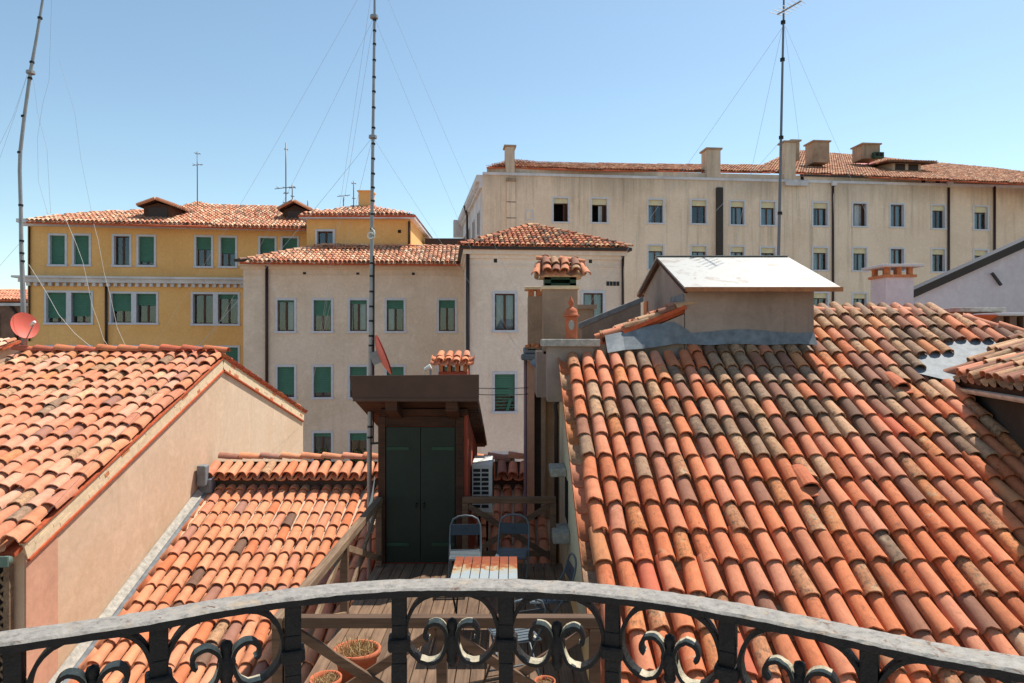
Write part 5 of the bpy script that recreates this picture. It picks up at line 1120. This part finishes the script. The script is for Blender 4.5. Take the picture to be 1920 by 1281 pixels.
for i, c in enumerate(cur):
    d = (cur[min(i + 1, len(cur) - 1)] - cur[max(i - 1, 0)]).normalized(); nn = V3((-d.y, d.x, 0)); j = lambda s: random.gauss(0, s)
    hw = .0205; ring.append([c - nn * (hw + j(.0004)) + V3((0, 0, ZR - .011 + j(.0004))), c - nn * (hw + .0005 + j(.0004)) + V3((0, 0, ZR - .0025 + j(.0003))), c - nn * (hw - .003) + V3((0, 0, ZR + j(.0003))), c + V3((0, 0, ZR + .0008 + j(.0003))),
                 c + nn * (hw - .003) + V3((0, 0, ZR + j(.0003))), c + nn * (hw) + V3((0, 0, ZR - .0025)), c + nn * hw + V3((0, 0, ZR - .011))])
n = 7; allv = [p for r_ in ring for p in r_]; mb.v = allv
for i in range(len(ring) - 1):
    for k in range(n):
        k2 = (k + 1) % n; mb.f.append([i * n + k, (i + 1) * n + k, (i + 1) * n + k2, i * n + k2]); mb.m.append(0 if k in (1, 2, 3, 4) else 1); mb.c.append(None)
mb.build('handrail', [M['worn'], M['iron']], bal, smooth=False)  # worn top also painted pale as if sunlit, against black sides
def on_curve(px):
    t = (px - 960) / F; best = min(range(len(cur)), key=lambda i: abs(cur[i].x / cur[i].y - t)); d = (cur[min(best + 1, len(cur) - 1)] - cur[max(best - 1, 0)]).normalized(); return cur[best], d, best
bars = [on_curve(p) for p in (-300, 17, 300, 542, 752, 955, 1150, 1366, 1627, 1975)]
ZB = ZR - .0112
for c, d, i in bars:
    nn = V3((-d.y, d.x, 0)); m_ = MB(); zs = [ZB, ZB - .04, ZB - .09, ZB - .13, -1.34]
    for a, b in zip(zs, zs[1:]): m_.obox((c.x, c.y, (a + b) / 2), d * (.0095 + random.uniform(-.0006, .0006)), nn * .0095, V3((0, 0, (a - b) / 2)))
    br = m_.build('baluster', M['iron'], bal, bevel=.0015)
    m_ = MB(); m_.obox((c.x, c.y, ZB - .066), d * .0145, nn * .0145, V3((0, 0, .009))); m_.build('collar', M['iron'], br, bevel=.004)
half = [(0, .001), (.020, .0015), (.036, .007), (.048, .019), (.0555, .036), (.058, .054), (.053, .073), (.040, .088), (.026, .092), (.014, .086), (.008, .072), (.006, .058), (.010, .046), (.019, .040), (.028, .042), (.033, .050), (.033, .058), (.029, .062)]
def cm(pts, m=3):
    out = []
    for i in range(len(pts) - 1):
        p = [V3((*pts[max(0, min(len(pts) - 1, i + k))], 0)) for k in (-1, 0, 1, 2)]
        for k in range(m):
            t = k / m; out.append(.5 * ((2 * p[1]) + (p[2] - p[0]) * t + (2 * p[0] - 5 * p[1] + 4 * p[2] - p[3]) * t * t + (3 * p[1] - p[0] - 3 * p[2] + p[3]) * t ** 3))
    out.append(V3((*pts[-1], 0))); return out
for ip, ((c0, d0, i0), (c1, d1_, i1)) in enumerate(zip(bars, bars[1:])):
    if ip == 3: continue      # this panel has lost its scrolls
    mid = cur[(i0 + i1) // 2]; ch = (c1 - c0); Wd = ch.length; ch.normalize(); nn = V3((-ch.y, ch.x, 0)); ctr = (c0 + c1) / 2 * .35 + mid * .65; s_ = (Wd - .019) / .1165
    for sg in (1, -1):
        path = [ctr + ch * (p.x * sg * s_) + V3((0, 0, ZB - p.y + random.gauss(0, .0003))) for p in cm(half)]
        m_ = MB(); rg = []
        for i, p in enumerate(path):
            t = (path[min(i + 1, len(path) - 1)] - path[max(i - 1, 0)]).normalized(); nr = t.cross(nn).normalized(); hw = .0085 * (1 if i < 44 else .92); th = .0024
            rg.append([p - nn * hw - nr * th, p + nn * hw - nr * th, p + nn * hw + nr * th, p - nn * hw + nr * th])
        m_.v = [q for r_ in rg for q in r_]
        for i in range(len(rg) - 1):
            for k in range(4):
                k2 = (k + 1) % 4; f = [i * 4 + k, i * 4 + k2, (i + 1) * 4 + k2, (i + 1) * 4 + k]; a, b, c_ = (m_.v[f[0]], m_.v[f[1]], m_.v[f[2]]); ctrq = (a + c_) / 2 - path[i]
                m_.f.append(f); m_.m.append(1 if (k in (0, 2) and ctrq.z > .0012 and 12 < i) else 0); m_.c.append(None)  # up-facing faces painted cream as if sunlit, the rest black
        m_.f.append([0, 1, 2, 3]); m_.m.append(0); m_.c.append(None); e = (len(rg) - 1) * 4; m_.f.append([e, e + 1, e + 2, e + 3]); m_.m.append(0); m_.c.append(None)
        m_.build('scroll', [M['iron'], M['litcream']], bal)
    m_ = MB(); q = ctr + V3((0, 0, ZB)); m_.lathe([(0, -.034), (.006, -.037), (.0075, -.043), (.006, -.050), (.010, -.056), (.0115, -.064), (.010, -.074), (.0065, -.084), (.008, -.090), (.004, -.098), (0, -.101)], q, 10); m_.build('fleuron', M['iron'], bal, smooth=True)
# bottom rail, slab and the wall that carries it
m_ = MB(); lo = [cur[k] for k in range(0, len(cur), 6)]
for a, b in zip(lo, lo[1:]): m_.beam(V3((a.x, a.y, -1.28)), V3((b.x, b.y, -1.28)), .03, .012)
m_.build('bottom_rail', M['iron'], bal)
m_ = MB(); poly = [V3((p.x, p.y + .06, -1.35)) for p in lo] + [V3((.95, -.9, -1.35)), V3((-1.05, -.9, -1.35))]; m_.prism(poly, (0, 0, -.12)); m_.build_top('balcony_slab', M['stone'], 'stone floor slab of the balcony below the iron railing', 'balcony')
m_ = MB(); m_.box(-4, 4, -1.6, -.9, GROUND, -1.47); m_.build_top('own_house_wall', M['lh'], 'plastered house wall carrying the stone balcony slab', 'wall')
